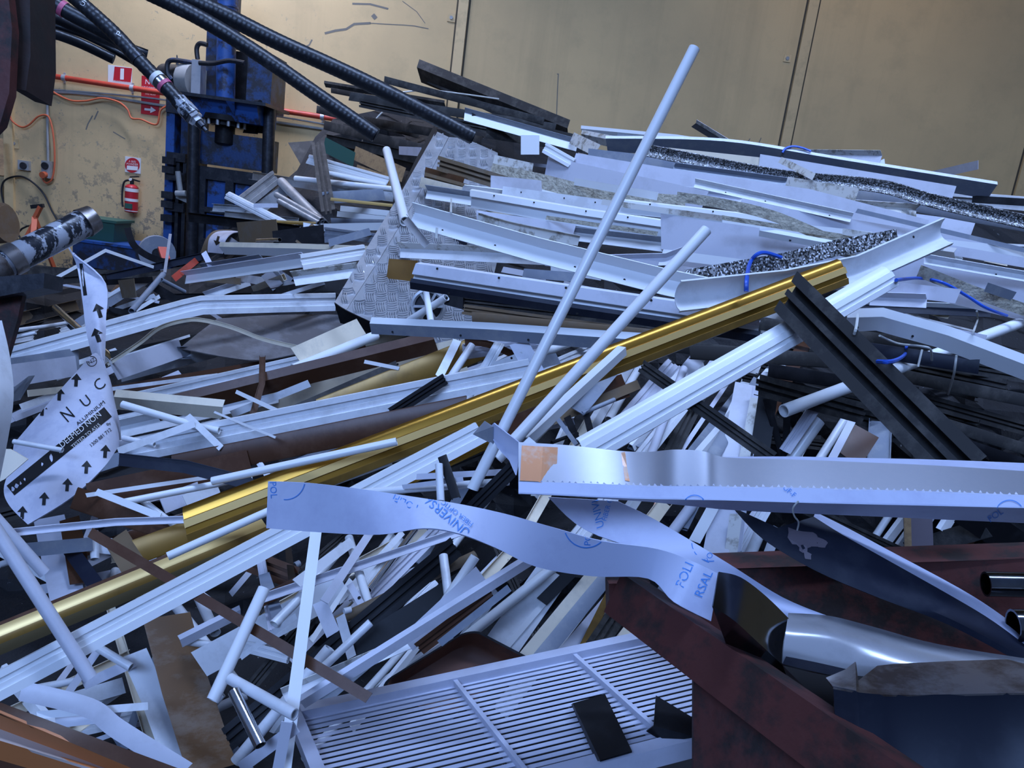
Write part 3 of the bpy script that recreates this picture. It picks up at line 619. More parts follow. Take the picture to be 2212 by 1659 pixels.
tag(MB().bar(PY(350, 535, 8.6), PY(358, 560, 8.5), .09, .03).build('red_plate', 'redpipe'), 'small rusty red plate beside the wheel guard', 'plate')
# scuffs and scratches on the wall paint
mb = MB(); scr = mb
def line_on_wall(pts, wpx):
    for (a, b), (c, d) in zip(pts, pts[1:]):
        L_ = math.hypot(c - a, d - b); ang = math.degrees(math.atan2(-(d - b), c - a)); mark(scr, wall_bvh, *rectm(L_ * 1.05, wpx), (a + c) / 2, (b + d) / 2, 1, ang)
for pts, w_ in ((((702, 72), (725, 66), (748, 63), (765, 52), (800, 50)), 5), (((800, 50), (830, 52), (870, 54), (895, 56), (925, 62)), 2), (((762, 8), (800, 9), (838, 19)), 4), (((805, 32), (812, 40)), 9),
                (((658, 102), (668, 97), (674, 86)), 3), (((870, 3), (900, 25), (918, 50)), 1.5), (((1203, 160), (1206, 160), (1204, 200), (1202, 255)), 2), (((1735, 140), (1733, 158)), 4), (((1605, 320), (1620, 300)), 2), (((1638, 312), (1644, 298)), 2),
                (((200, 250), (190, 268), (186, 280)), 3), (((212, 240), (204, 258)), 3), (((245, 285), (270, 300)), 2)): line_on_wall(pts, w_)
o = scr.build('wall_scuffs', 'scuff', smooth=0, origin=Vector((0, WY, 0)))
o.name = 'trim_5'; tag(o, kind='structure')
# ================================================================== the inside of the heap: near-black backing painted as deep shade, then offcuts half buried in its gaps
def top(x):
    T = [(-60, 640), (250, 575), (420, 545), (520, 440), (640, 345), (700, 235), (850, 205), (1000, 235), (1250, 300), (1500, 320), (2212, 430), (2300, 445)]
    for (a, b), (c, d) in zip(T, T[1:]):
        if a <= x <= c: return b + (d - b) * (x - a) / (c - a)
    return 600
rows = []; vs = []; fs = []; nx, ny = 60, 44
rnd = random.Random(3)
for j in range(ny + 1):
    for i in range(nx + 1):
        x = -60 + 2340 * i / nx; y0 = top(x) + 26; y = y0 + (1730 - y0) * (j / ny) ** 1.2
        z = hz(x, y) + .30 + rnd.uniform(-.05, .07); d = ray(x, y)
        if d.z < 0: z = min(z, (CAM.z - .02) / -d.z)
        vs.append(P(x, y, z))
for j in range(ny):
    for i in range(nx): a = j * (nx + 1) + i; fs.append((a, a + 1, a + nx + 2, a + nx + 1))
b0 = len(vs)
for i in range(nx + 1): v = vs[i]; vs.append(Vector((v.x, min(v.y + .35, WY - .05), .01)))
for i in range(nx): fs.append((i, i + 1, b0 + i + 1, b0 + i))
tag(link('gap_shade_backing', vs, fs, 'gap_shade_litter', smooth=0), 'near-black backing surface painting the deep shade inside the heap', 'shade backing', kind='stuff')
def flow(x, y):
    if y < 560 and x < 860: return rnd.choice((-10, -5, 5, -30, 30)), 16
    if y < 740 and x >= 860: return -8, 7
    if y < 720: return rnd.choice((15, 10, -25, 40)), 18
    if x > 1720 and y < 1000: return -12, 7
    if x > 1180 and y > 740: return 58, 10
    if x < 560 and y > 1080: return rnd.choice((28, 25, -40, -65, 60)), 18
    if x > 520 and y > 1080: return rnd.choice((52, 48, 45, 30, -65)), 10
    return 19, 9
FK = (('t', 'W', 'white tube offcut half buried in the gaps of the heap', 13, 22), ('f', 'L', 'pale lavender flat offcut half buried in the gaps of the heap', 8, 22), ('a', 'W', 'white angle offcut half buried in the gaps of the heap', 14, 30),
      ('u', 'W', 'white fluted offcut half buried in the gaps of the heap', 18, 40), ('r', 'D', 'charcoal track offcut half buried in the gaps of the heap', 18, 34), ('b', 'B', 'dark brown channel offcut half buried in the gaps of the heap', 18, 36),
      ('q', 'G', 'grey box section offcut half buried in the gaps of the heap', 16, 28), ('c', 'C', 'cream channel offcut half buried in the gaps of the heap', 16, 30))
n = 0
while n < 190:
    x = rnd.uniform(-20, 2200); y = rnd.uniform(330, 1650)
    if (690 < x < 1120 and 250 < y < 730) or y < top(x) + 45 or (x > 1470 and y > 1180) or (x > 1180 and y > 1420) or (x > 640 and y > 1500): continue
    a, j = flow(x, y); a = math.radians(a + rnd.uniform(-j, j)); s = 1.0 if y > 750 else .62
    L_ = rnd.uniform(140, 400) * s; dx, dy = math.cos(a) * L_ / 2, -math.sin(a) * L_ / 2
    if x > 1720 and 700 < y < 1000: k = FK[4]
    elif x > 900 and y < 720: k = FK[rnd.choice((1, 2, 3, 6, 7, 2))]
    else: k = FK[rnd.choice((0, 0, 1, 1, 2, 2, 3, 3, 4, 5, 6, 7))]
    w_ = rnd.uniform(k[3], k[4]) * s
    if min(y - dy, y + dy) < top(x) + 20: continue
    piece('%s;%s;%.1f;%.0f,%.0f %.0f,%.0f;%s;grp=%s' % (k[0], k[1], w_, x - dx, y - dy, x + dx, y + dy, k[2], k[2].split(' half')[0].replace(' ', '_') + 's_in_the_gaps'))
    n += 1

def stamp_rows(rows):
    for a, b in zip(rows, rows[1:]):
        for k in range(12):
            t = k / 11; p = [tuple(u + (v - u) * t for u, v in zip(c, d)) for c, d in zip(a, b)]
            stamp([q[:2] for q in p], [q[2] for q in p], 16)
def infront(rows):
    k = 1.
    for a, b in zip(rows, rows[1:]):
        for i in range(9):
            t = i / 8; p = [tuple(u + (v - u) * t for u, v in zip(c, d)) for c, d in zip(a, b)]
            for c, d in zip(p, p[1:]):
                for j in range(7):
                    q = [u + (v - u) * j / 6 for u, v in zip(c, d)]; k = min(k, (ZB[_ij(q[0], q[1])] - .012) / q[2])
    return [[(x, y, z * k) for x, y, z in r] for r in rows]
def make_plate():
    R = [[(942, 283, 6.5), (970, 296, 6.5), (1010, 302, 6.5), (1075, 330, 6.5)], [(868, 412, 5.6), (900, 428, 5.6), (975, 470, 5.6), (1090, 500, 5.6)], [(792, 536, 4.9), (823, 556, 4.9), (910, 600, 4.9), (1060, 620, 4.9)],
         [(722, 654, 4.35), (748, 671, 4.33), (810, 700, 4.3), (1010, 760, 4.2)]]
    R = infront(R)
    t = thing('checker_plate', P(810, 700, 4.3), 'large bent aluminium checker plate with raised tread bars leaning on the heap', 'metal sheet')
    o = sheet('tread_sheet', ['tin'], [r[1:] for r in R], .004, 4, t, lin='row'); bv = o_bvh[o.name]
    o2 = sheet('folded_strip', ['tin'], [[(r[0][0], r[0][1], r[0][2] + .05), (r[1][0] - 1, r[1][1], r[1][2])] for r in R], .004, 4, t, lin='row'); bv2 = o_bvh[o2.name]
    mb = MB(); rn = random.Random(5)
    def add_bar(cx, cy, L_, ang):
        # a raised bar with sloping ends, in picture pixels along the sheet
        pts = []
        for k in range(5):
            s = (k / 4 - .5); bx = s * L_; by = 2.2 * (1 - 4 * s * s); ca, sa = math.cos(ang), math.sin(ang)
            for w_ in (-1.1, 1.1):
                pts.append((cx + bx * ca - (by + w_) * sa, cy + bx * sa + (by + w_) * ca))
        b_ = bv if onsurf(bv, cx, cy) is not None else bv2
        low = [onsurf(b_, *q, lift=.0) for q in pts]; hi = [onsurf(b_, cx + (q[0] - cx) * .85, cy + (q[1] - cy) * .85, lift=.016) for q in pts]
        if any(v is None for v in low + hi): return
        vs = low + hi; fs = []
        for k in range(4):
            a = 2 * k; fs += [(10 + a, 11 + a, 13 + a, 12 + a), (a, 2 + a, 12 + a, 10 + a), (1 + a, 11 + a, 13 + a, 3 + a)]
        fs += [(0, 10, 11, 1), (8, 9, 19, 18)]; mb.add(vs, fs)
    for iu in range(-26, 34):
        for iv in range(-4, 30):
            y = 290 + iv * 21; s = 1.15 - (700 - y) / 900.; x = 800 + iu * 24 - (y - 560) * .02
            if y > 770 or x < 700: continue
            horiz = (iu + iv) % 2 == 0
            for k in range(5):
                d = (k - 2) * 4.5 * s
                if horiz: add_bar(x + 1, y + d, 23 * s, -.08)
                else: add_bar(x + d, y, 20 * s, 1.42)
    mb.build('tread_bars', 'tin', t, smooth=60)
    kz = R[0][0][2] / 6.5
    E = [[(722, 654, 4.33 * kz), (748, 671, 4.31 * kz), (803, 697, 4.28 * kz)], [(735, 698, 4.42 * kz), (765, 706, 4.4 * kz), (803, 722, 4.36 * kz)]]
    tag(sheet('folded_edge', ['K'], E, .004, 3, t, lin='row'), 'dark folded lower edge')
    tag(sheet('folded_edge', ['hole'], [[(938, 270, 6.7 * kz), (925, 295, 6.6 * kz), (895, 350, 6.3 * kz), (872, 400, 5.9 * kz)], [(944, 283, 6.5 * kz), (935, 298, 6.45 * kz), (903, 352, 6.15 * kz), (876, 402, 5.75 * kz)]], .004, 3, t, lin='row'), 'dark folded upper edge')
    stamp_rows(R)
    # round casting with ribs lying on the plate
    t = thing('hub_casting', P(925, 660, R[3][2][2]), 'round ribbed metal casting at the foot of the checker plate', 'casting'); z = R[3][2][2] - .05; r = 34 / F * z
    c = P(925, 662, z); n = -(c - CAM).normalized(); W = n.cross(UP).normalized(); H = W.cross(n)
    mb = MB(); mb.cyl(c - n * .02, c + n * .02, r, 22); mb.build('hub_disc', 'steel', t)
    mb = MB(); [mb.bar(c + n * .03 + (W * math.cos(a) + H * math.sin(a)) * r * .15, c + n * .03 + (W * math.cos(a) + H * math.sin(a)) * r * .92, .012, .03, n) for a in [k * math.pi / 3 for k in range(6)]]
    rr = [c + n * .03 + (W * math.cos(a) + H * math.sin(a)) * r for a in [k * math.pi / 12 for k in range(25)]]; mb.tube(rr, .012, 6); mb.cyl(c, c + n * .05, r * .2, 12); mb.build('ribs', 'S', t)
def make_brown():
    R = [[(470, 688, 4.55), (600, 680, 4.45), (735, 680, 4.3), (752, 690, 4.28)], [(430, 718, 4.4), (570, 725, 4.3), (700, 722, 4.2), (728, 725, 4.17)], [(388, 752, 4.25), (540, 778, 4.1), (640, 764, 4.05), (695, 750, 4.05)]]
    R = infront(R)
    mat('taupe', (.15, .13, .125), .6, dirt=(.26, .24, .24), damt=.7, dscale=4, stretch=(1, 1, 4))
    tag(sheet('tapered_sheet', ['taupe'], R, .006, 5, None, lin='row'), 'tapering brown grey sheet with a frayed edge left of the checker plate', 'metal sheet'); stamp_rows(R)
    pts = [(230, 788), (300, 742), (345, 708), (400, 692), (440, 692), (500, 707), (570, 733), (650, 752), (720, 768)]
    piece('c;C;8;' + ' '.join('%d,%d' % q for q in pts) + ';thin bowed edging strip arching over the brown grey sheet;c h=.5')
# ================================================================== the pieces that can be told apart, from the back of the heap to the front
HEAP = '''
# --- dark stack at the back
a;D;44;900,150 1225,282;big charcoal flashing rearing up highest at the back of the dark stack;h=.7 k=.1 z=9.0,8.6
f;D;26;925,165 1130,262;torn charcoal sheet under the highest charcoal flashing;z=9.1,8.8
a;D;13;700,181 960,224;charcoal bar poking out at the top left of the dark stack
b;D;11;715,195 980,245;thin charcoal bar second from the top of the dark stack
b;D;17;755,208 1200,276;long charcoal bar crossing under the wire tie of the dark stack
r;D;18;776,222 1120,292;grooved charcoal bar in the middle of the dark stack
b;D;14;830,172 1175,262;grey charcoal bar lying along the top of the dark stack
b;D;20;700,270 940,330;charcoal bar in the dark stack under the end of the black hose
b;D;16;684,236 905,290;charcoal bar with its cut end close to the red pipe
b;D;17;760,255 1040,305;charcoal bar in the dark stack that passes behind the checker plate
h;D;22;700,300 915,345;charcoal bar lowest but one in the dark stack
h;K;18;740,325 905,365;black bar lowest in the dark stack above the pallet wood
a;D;20;1020,250 1240,300;charcoal bar running under the sloping white trim
b;D;24;1050,285 1260,318;charcoal bar behind the small white square plate
v;G/V;26;1003,246 1248,314;grey and white trim sloping down across the dark stack
f;wood;30;765,330 872,378;broken pallet board under the dark stack;name=pallet_board cat=board
f;wood;20;770,365 850,395;second broken pallet board lower under the dark stack;name=pallet_board cat=board
f;green;30;700,312 765,345;green painted sheet scrap beside the upright punched post;name=painted_sheet cat=sheet
f;L;18;862,325 910,328;small lavender tab sticking out left of the checker plate
# --- middle back heap in front of the press
c;S;18;538,378 702,405;silver frame bar with a bent end in front of the press
q;S;22;702,405 850,425;dull silver bar continuing behind the white tubes
u;S;30;522,440 598,380;silver fluted bar leaning up to the right before the press
f;S;24;560,450 625,405;short silver plate under the leaning fluted bar
c;S;16;456,448 560,455;grey channel in front of the blue press door
c;S;14;480,462 640,478;second grey channel behind the black channel
t;S;22;601,386 692,478;fat silver elbow pipe slanting down before the press
t;S;13;592,418 690,474;silver tube with a flattened eye end before the press
t;S;12;598,432 685,480;thin silver tube under the flattened eye tube
u;V;20;664,343 838,392;white fluted strip uppermost of the white bars left of the checker plate
t;V;11;705,373 833,400;white tube just under the uppermost white fluted strip
t;V;12;634,385 852,409;long white tube in front of the dull silver bar
b;G;24;692,428 830,420;grey tray profile behind the thin gold strip
r;D;28;686,306 709,455;dark punched post standing upright beside the white bars
b;Y;6;714,430 848,444;thin gold strip among the white bars left of the checker plate
q;V;12;735,450 842,461;white box bar under the thin gold strip
q;V;12;728,462 838,474;white box bar second under the thin gold strip
b;G;10;715,476 838,480;thin grey bar between two white box bars
y;W;19;488,420 648,502;white fluted strip slanting down in front of the press
f;L;9;548,444 600,444;short lavender strip crossing the slanting fluted strip
b;O;7;588,479 682,483;thin bronze rod end beside the short white bar
q;V;13;655,487 698,494;short white bar end above the white flat bar
f;V;16;694,491 842,489;white flat bar lowest of the row left of the checker plate
c;K;20;400,468 640,497;black channel lying across the foot of the press
f;T;18;645,528 680,488;short tan strip hanging below the white flat bar
f;T;50;515,505 600,500;flat brown sheet lying behind the curled printed offcut;h=.03
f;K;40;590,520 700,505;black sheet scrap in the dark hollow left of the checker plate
t;M;9;552,520 600,518;small chrome tube lying in the dark hollow
u;G;20;700,500 850,520;grey ribbed bar in the shade left of the checker plate
f;G;16;710,525 800,500;grey strip in the shade under the white flat bar
# --- left back field
f;D;26;60,588 320,600;charcoal sheet on the floor behind the printed panel
h;D;14;95,610 350,588;charcoal bar on the floor under the bent white frame
c;N;15;230,600 450,551;navy strip running up to the foot of the press;h=.3
f;K;12;200,612 330,604;black strip lying flat behind the crossing grey tubes
f;K;14;275,492 288,528 318,552 360,568;black strip bent upwards beside the wheel guard;c
f;V;7;100,612 228,541 332,577;thin white frame bent like a roof before the blue bench
q;G;6;368,505 356,588;thin grey stick standing upright before the press post
f;redpipe;14;375,602 425,562;rusty red flat bar near the foot of the press
f;L;12;440,545 458,580;short white stick leaning below the curled printed offcut
v;G;20;430,580 560,560;grey trim behind the long white fluted bars
c;T;24;20,694 178,656;cream edged brown channel at the far left of the heap
t;W;9;14,716 100,705 148,697;thin white pipe bowed at the far left of the heap;c
t;W;8;15,733 76,719;short white pipe under the bowed one at the far left
f;D;30;20,760 160,735;dark sheet at the far left under the white pipes
c;K;12;345,641 545,639;black strip lying level above the long white bent bar;h=.3
f;K;18;320,612 398,658;black bar crossing the grey tubes at the left
f;V;8;285,675 345,640;thin white strip under the black crossing bar
f;W;9;250,668 335,638;white strip beside the grey crossing tubes
t;G;13;356,589 288,668;grey tube slanting down left among the black strips
t;G;9;352,606 402,632;short grey tube crossing the slanting grey tube
f;K;12;235,668 310,682;black stub left of the grey tubes
f;T;40;260,625 292,622;brown cardboard scrap among the black strips
v;L/W;20;440,641 536,608;short cream tipped box bar above the bent white bar
f;W;18;510,598 640,620;white sheet edge behind the fluted bars
f;T;14;420,600 520,608;tan strip in the gap under the fluted bars
q;C;14;545,625 610,600;cream bar end in the gap under the fluted bars
f;G;26;575,590 600,620;square grey plate under the white fluted bars
f;D;20;545,640 700,612;dark bar in the gap above the bent white bar
f;W;9;590,645 700,610;thin white bar in the gap above the bent white bar
v;X/W;32;632,602 770,583;dirty white channel with scuffed top edge left of the checker plate
a;C/V;28;474,536 640,540 800,547;cream white trim lying level nearest the press foot
v;L/V;30;394,600 655,561;lavender topped white fluted bar pointing at the bent frame
u;V;32;652,566 792,543;white ribbed bar overlapping the lavender topped bar
t;M;15;114,660 258,788;dark chrome tube leaning behind the printed panel
# --- white bent bar and sheet
u;W;40;12,775 400,667 436,659 725,652;long white fluted bar bent upwards in the middle;t=.003
f;G;50;25,800 170,775;grey sheet under the white bar at the far left
f;L;46;22,812 165,790;lavender plate at the far left behind the printed panel
f;L;12;30,905 120,870;lavender strip at the far left near the curved sheet
f;W;14;45,880 180,830;white strip behind the top edge of the printed panel
f;C;14;60,850 165,838;cream strip behind the top edge of the printed panel
f;B;20;235,845 560,790;dark brown strip below the torn lavender sheet
f;W;8;228,842 470,810;torn white edged strip above the dark brown strip
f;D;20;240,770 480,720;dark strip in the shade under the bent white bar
f;W;6;240,778 410,725;thin white strip in the shade under the bent white bar
f;L;42;245,800 392,752;torn lavender sheet with a hooked end left of the brown sheet
c;G;26;392,762 420,762;grey hooked extrusion end at the tip of the lavender sheet
@plate
@brown
# --- central diagonal bundle
f;C;80;470,895 1000,770;wide cream sheet under the brown and charcoal bars;n=2
v;W;40;245,930 600,850;white fluted bar under the cream short box
u;W;28;245,872 722,766;white fluted bar just below the brown sheet
f;C;40;640,770 780,705;cream strip showing under the corner of the checker plate
t;V;22;640,795 818,722;white tube slanting out from under the white ledge bar
a;B/B;48;330,888 940,738;long dark brown channel above the cream sheet
q;D;24;640,886 858,790;charcoal box bar lying on the cream sheet
b;O;54;690,890 1100,725;olive bronze channel between the cream sheet and the white bars
f;W;9;655,905 830,870;thin white strip at the edge of the olive channel
f;W;16;500,895 668,828;white strip with a hole at its end on the cream sheet;n=1
c;B;12;567,768 566,828 540,915;bent brown stick standing in front of the cream sheet;h=.4
f;V;9;510,846 622,898;thin white strip crossing the bent brown stick
f;V;8;787,781 862,796;small white strip on the tip of the charcoal box bar
y;L;34;1000,760 1160,735;ribbed lavender bar in the gap right of the olive channel
c;B;14;1000,738 1060,745 1140,782;dark brown curved strip passing behind the long white pole;c
t;W;20;1040,800 960,960;white tube in the gap right of the olive channel
f;W;18;988,735 948,815;white flat bar leaning below the white ledge bar
t;W;17;1022,742 965,828;white tube leaning below the white ledge bar
f;W;18;950,835 1130,768;white strip with holes crossing the leaning tubes;n=3
y;W;22;1080,740 1040,810;white ribbed bar in the gap below the ledge bar
f;L;40;1120,740 1170,830;lavender plate in the gap behind the long white pole
u;W;52;255,978 1150,800;pair of long white fluted rails running under the black ribbed stub
r;K;24;845,893 962,818;black ribbed stub with fine pale lines on the white rails
b;B/B;54;370,1012 1010,882;wide dark brown channel under the white fluted rails
a;C;42;245,862 480,884;short cream box trim to the right of the printed panel
t;V;16;260,872 430,922 470,930;white tube with a cut end on the cream box trim
f;W;14;405,898 478,968;white flat bar crossing down to the white rails
f;V;5;463,890 595,945;very thin white strip over the white rails
t;W;12;262,945 330,960;white tube stub right of the printed panel
f;W;16;255,975 420,915;white strip below the cream box trim
t;W;11;26,953 132,972;pale tube lying on the left end of the printed panel;z=2.42,2.42
# --- lower left field
f;B;60;190,1075 540,1000;dark brown sheet under the navy bent strip
b;B;46;160,1075 400,1155;dark brown channel running down right under the white strips
r;B;44;330,1130 640,1250;dark brown ribbed channel under the white tube of the gold profile
f;L;40;350,1090 430,1060;square lavender offcuts in the gap below the navy strip
f;W;30;400,1085 470,1050;white torn flap in the gap below the navy strip
t;W;14;300,1075 410,1160;white tube in the gap under the thin long white strip
t;V;15;262,1086 545,1030;white tube lying under the bend of the navy strip
f;V;9;186,1070 470,1028;thin white strip above the white tube of the navy strip
f;V;15;208,1062 346,1116;white flat strip slanting down right of the printed panel
f;W;10;640,1010 720,985;thin white strip in the gap under the dark brown channel
y;W;12;560,1000 600,1060;white ribbed bar in the gap under the dark brown channel
b;O;50;300,1190 600,1080;olive gold channel running under the left end of the gold profile
f;W;36;480,1120 560,1080;white flat offcut under the film strip end
c;N;26;255,992 400,1008 532,1042 578,1085;navy strip bent over the brown channel;h=.15
f;L;62;106,1118 155,1330;pale lavender plate hanging steeply at the left
f;B;40;150,1120 175,1260;dark brown board behind the lavender plate
f;N;30;150,1185 215,1275;navy folded sheet in the hollow right of the lavender plate
q;W;34;190,1175 240,1180;open white box ends in the hollow under the thin long strip
t;W;18;203,1145 205,1205;white tube end pointing down in the hollow
t;W;19;250,1225 243,1275;white tube end facing the viewer in the hollow
t;W;14;0,1220 60,1200;short white tube at the left edge above the dark floor
f;T;52;250,1160 330,1290;brown board slanting down in the hollow
f;L;28;330,1220 390,1260;lavender offcut under the end of the white tube
v;L/L;16;12,1152 250,1128 555,1117;long thin bowed white strip crossing below the printed panel
f;G;30;40,1190 200,1175;torn grey sheet under the thin bowed strip
b;brownplate;90;360,1330 400,1480 460,1665;big scratched brown plate running down to the bottom;h=.1
f;W;50;290,1410 330,1500 385,1650;white sheet with a curled edge left of the brown plate
f;W;34;150,1515 268,1480;white plate end in the bottom left hollow
f;L;24;120,1560 260,1545;lavender plate under the white plate end
t;W;16;60,1490 165,1470;white tube in the hollow under the long white board
f;L;16;145,1500 215,1400;lavender strip standing in the hollow under the long white board
q;L;22;180,1480 290,1430;lavender bar across the hollow left of the white sheet
f;W;16;80,1545 320,1525;white strip across the bottom left hollow
a;L;38;45,1492 190,1528 255,1575 400,1665;lavender curved strip sweeping to the bottom edge;c h=.25
t;W;18;210,1398 280,1440;white tube end under the white board near the brown plate
t;W;22;420,1270 462,1360;white tube with an open end above the lavender flat bar
t;W;16;395,1385 470,1395;short white tube right of the brown plate
a;L;26;390,1385 520,1320;lavender angle behind the standing white tube
f;W;60;430,1435 745,1265;wide lavender flat bar behind the standing white tube
u;W;22;505,1390 620,1420;white ribbed offcut under the brown strip
y;L;18;590,1360 560,1190;ribbed pale bar in the gap under the long white board
f;G;24;570,1240 600,1330;grey plate in the gap under the long white board
t;V;20;745,1175 640,1300 595,1345;white tube passing behind the vertical white bar
f;K;14;622,1180 632,1265;short black bar hanging below the long white board
r;B;24;560,1300 640,1260;dark ribbed bar end below the long white board
t;G;14;640,1220 650,1215;small dark tube end below the long white board
r;L;30;760,1330 960,1130;ribbed lavender bar in the gap left of the black track
t;M;14;800,1270 900,1140;chrome trimmed bar in the gap left of the black track
f;W;14;730,1300 870,1150;thin white bar in the gap left of the black track
t;V;19;752,1155 772,1225 798,1310;white tube slanting down left of the black track
v;L/L;19;560,1295 1010,1143;long lavender trim crossing under the film strip
f;V;11;672,1385 758,1252;thin white strip slanting up beside the vertical white bar
f;L;15;755,1262 795,1330;lavender strip with a hole beside the thin white strip;n=1
t;T;22;720,1345 1030,1198;greasy brown pipe behind the black track
r;K;46;490,1598 985,1180;long black track profile with fine pale lines
f;K;66;730,1440 1010,1262;wide black strip below the long black track
f;L;30;690,1300 720,1370;lavender strip behind the vertical white bar
t;W;14;745,1320 760,1316;open white ring of a tube behind the black track
f;W;20;735,1330 760,1420;white strip in the gap above the brown strip
t;W;25;505,1650 710,1402;long white tube passing behind the tall white bar and brown strip
f;W;22;640,1260 760,1170;white strip under the film strip
f;L;18;700,1300 800,1150;lavender strip right of the tall white bar
f;W;12;520,1420 640,1330;white strip edge over the wide lavender bar
v;X/W;30;612,1502 900,1380;dirty white trim ending above the grille
t;W;20;957,1195 972,1312;white tube with a slanted top right of the black track
t;V;22;1026,1203 915,1370;white tube with a drilled end right of the black track
f;L;40;880,1390 1040,1240;lavender plate in the gap right of the drilled tube
t;W;18;700,1440 800,1345;white tube end under the dirty white trim
r;B;28;905,1402 1062,1284;dark brown ribbed bar above the rusty tray
f;G;16;950,1390 1100,1270;grey glassy strip beside the dark brown ribbed bar
a;L/L;27;650,1518 1180,1186;long lavender angle running up under the film strip
f;W;74;1080,1400 1196,1235;broad white panel with a round tape patch above the tray
t;V;23;1005,1378 1200,1222;white tube leaning behind the rusty tray
f;V;13;1090,1402 1216,1254;thin white flat bar right of the tape patch
f;C;28;1125,1430 1290,1230;cream flat bar above the grille
b;G;30;1160,1430 1320,1235;slate blue channel above the grille
f;L;26;1210,1420 1320,1290;lavender strip above the grille
b;O;16;1258,1402 1318,1280;olive channel above the grille
r;D;40;1285,1400 1350,1300;charcoal track profile above the grille
f;C;24;1340,1385 1405,1300;beige strip beside the red beam above the grille
f;L;28;1385,1380 1440,1320;pale strip beside the red beam above the grille
f;K;26;1170,1300 1250,1220;black strip under the edge of the film strip
# --- centre right: the steep bars behind the bent tray
f;B;30;1020,940 1200,900;dark brown sheet under the gold profile
q;B;56;1040,938 1352,832;dark brown box section with an open end under the gold profile
f;T;22;1150,925 1380,830;tan strip beside the brown box section
f;K;16;1225,900 1250,960;black latch casting in the gap right of the brown box
f;K;14;1260,870 1275,930;second black latch casting in the gap right of the brown box
t;K;8;1195,955 1250,935;small black rod in the gap right of the brown box
t;G;10;1260,892 1330,862;grey rod with a rounded tip right of the brown box
q;G;10;1205,905 1245,960;grey slotted bar in the gap right of the brown box
u;L;42;1325,945 1460,785;pale fluted bar behind the ribbed white rail
c;G;30;1255,880 1330,790;grey channel in the gap behind the gold profile
f;L;32;1425,870 1510,770;lavender bar behind the ribbed white rail
t;L;18;1405,985 1480,790;lavender tube behind the ribbed white rail
f;L;34;1490,870 1560,770;lavender plate behind the dark bronze track
b;G;26;1540,985 1640,820;grey channel behind the dark bronze track
f;L;50;1545,1200 1612,830;broad lavender bar running steeply behind the bent tray
h;L;20;1590,1190 1636,835;narrow lavender bar beside the broad steep one
f;X;22;1608,990 1632,860;peeling white strip beside the narrow steep bar
f;K;40;1640,985 1660,850;black panel behind the black crossed bars
b;K;13;1655,862 1692,990;black bar leaning left among the crossed black bars
b;K;13;1701,860 1697,990;black upright bar among the crossed black bars
t;V;26;1705,1000 1772,905;white tube with a rounded end beneath the white pipe
u;L;24;1695,975 1760,880;white fluted bar beside the round ended tube
t;W;18;1765,1000 1832,895;white tube second to the right of the round ended tube
f;L;16;1795,995 1848,895;lavender strip right of the second white tube
h;G;44;1898,1000 1902,905;grey frame bar standing under the black profile
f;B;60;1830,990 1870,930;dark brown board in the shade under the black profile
f;V;24;1500,1170 1560,1060;white bar below the bent tray
t;L;24;1430,1180 1500,1085;lavender tube below the bent tray
f;copper;10;1400,1130 1420,1085;narrow copper strip in the gap below the bent tray
h;C;30;1350,1200 1440,1080;cream bar below the bent tray
f;X;26;1578,1200 1590,1110;peeling white board below the bent tray
t;W;24;1620,1200 1650,1130;white tube below the bent tray
f;G;20;1660,1195 1680,1140;grey bar below the bent tray
# --- right dark stack
b;D;26;1400,742 1680,772;charcoal bar lowest under the navy edge
b;D;30;1490,760 1960,790;charcoal bar behind the ribbed white rail
b;D;24;1640,700 2212,770;charcoal bar highest in the right dark stack
r;D;28;1880,760 2212,812;grooved charcoal bar second in the right dark stack
b;K;28;1660,800 1980,850;black bar behind the big black profile
b;D;26;1930,808 2230,868;charcoal bar third in the right dark stack
r;D;28;1940,850 2230,930;grooved charcoal bar fourth in the right dark stack
b;D;24;1960,890 2230,975;charcoal bar fifth in the right dark stack
b;K;26;1990,930 2230,1010;black bar sixth in the right dark stack
b;D;22;2000,965 2200,1035;charcoal bar lowest in the right dark stack
r;D;24;1700,1080 1960,1200;charcoal track under the bent tray
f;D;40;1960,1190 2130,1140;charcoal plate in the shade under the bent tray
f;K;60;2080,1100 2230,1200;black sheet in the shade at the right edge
q;plum;56;1985,1195 1982,1105;mauve faced block with a timber edge under the bent tray
f;wood;14;1962,1195 1960,1105;timber edge strip beside the mauve block;name=timber_strip
r;D;44;1640,832 1870,895;charcoal track with its cut end beside the steep lavender bars
t;V;24;1703,884 2230,688;long white pipe running up right behind the black profile
b;N;30;1830,748 2115,792;navy bar under the dented white bar
f;L;36;1960,705 2125,742;lavender sheet corner behind the dented white bar
v;V/N;26;1860,660 2142,672;white trim with a dark underside right of the black profile
a;V/V;50;1830,692 1905,690 2045,730 2230,800;white bar with a crumpled dent at the right edge;n=3
# --- middle stack of ledge bars
r;D;24;1000,650 1640,722;grey bronze track uppermost under the navy edge
r;T;22;1000,668 1430,728;bronze track second under the navy edge
b;T;32;1020,690 1420,730;olive grey channel under the bronze tracks
b;T;18;1040,712 1400,748;olive lip bar in front of the olive channel
q;K;26;962,645 1000,655;black box end beside the round casting
t;W;16;880,695 960,645;white tube crossing the foot of the checker plate
t;V;14;915,600 930,690;white tube standing in front of the round casting
a;V/G;38;798,703 1060,716 1420,742;long white ledge bar at the foot of the checker plate;n=4
# --- upper right white heap
a;V;18;1255,280 1460,300 1680,335;white trim furthest back along the wall
f;G;26;1330,300 1480,318;grey sheet behind the furthest white trim
v;X/K;18;1499,266 1574,312;short plaster crusted angle poking up before the wall
v;X/L;28;1688,336 1900,340;plaster crusted lavender board by the middle cover strip
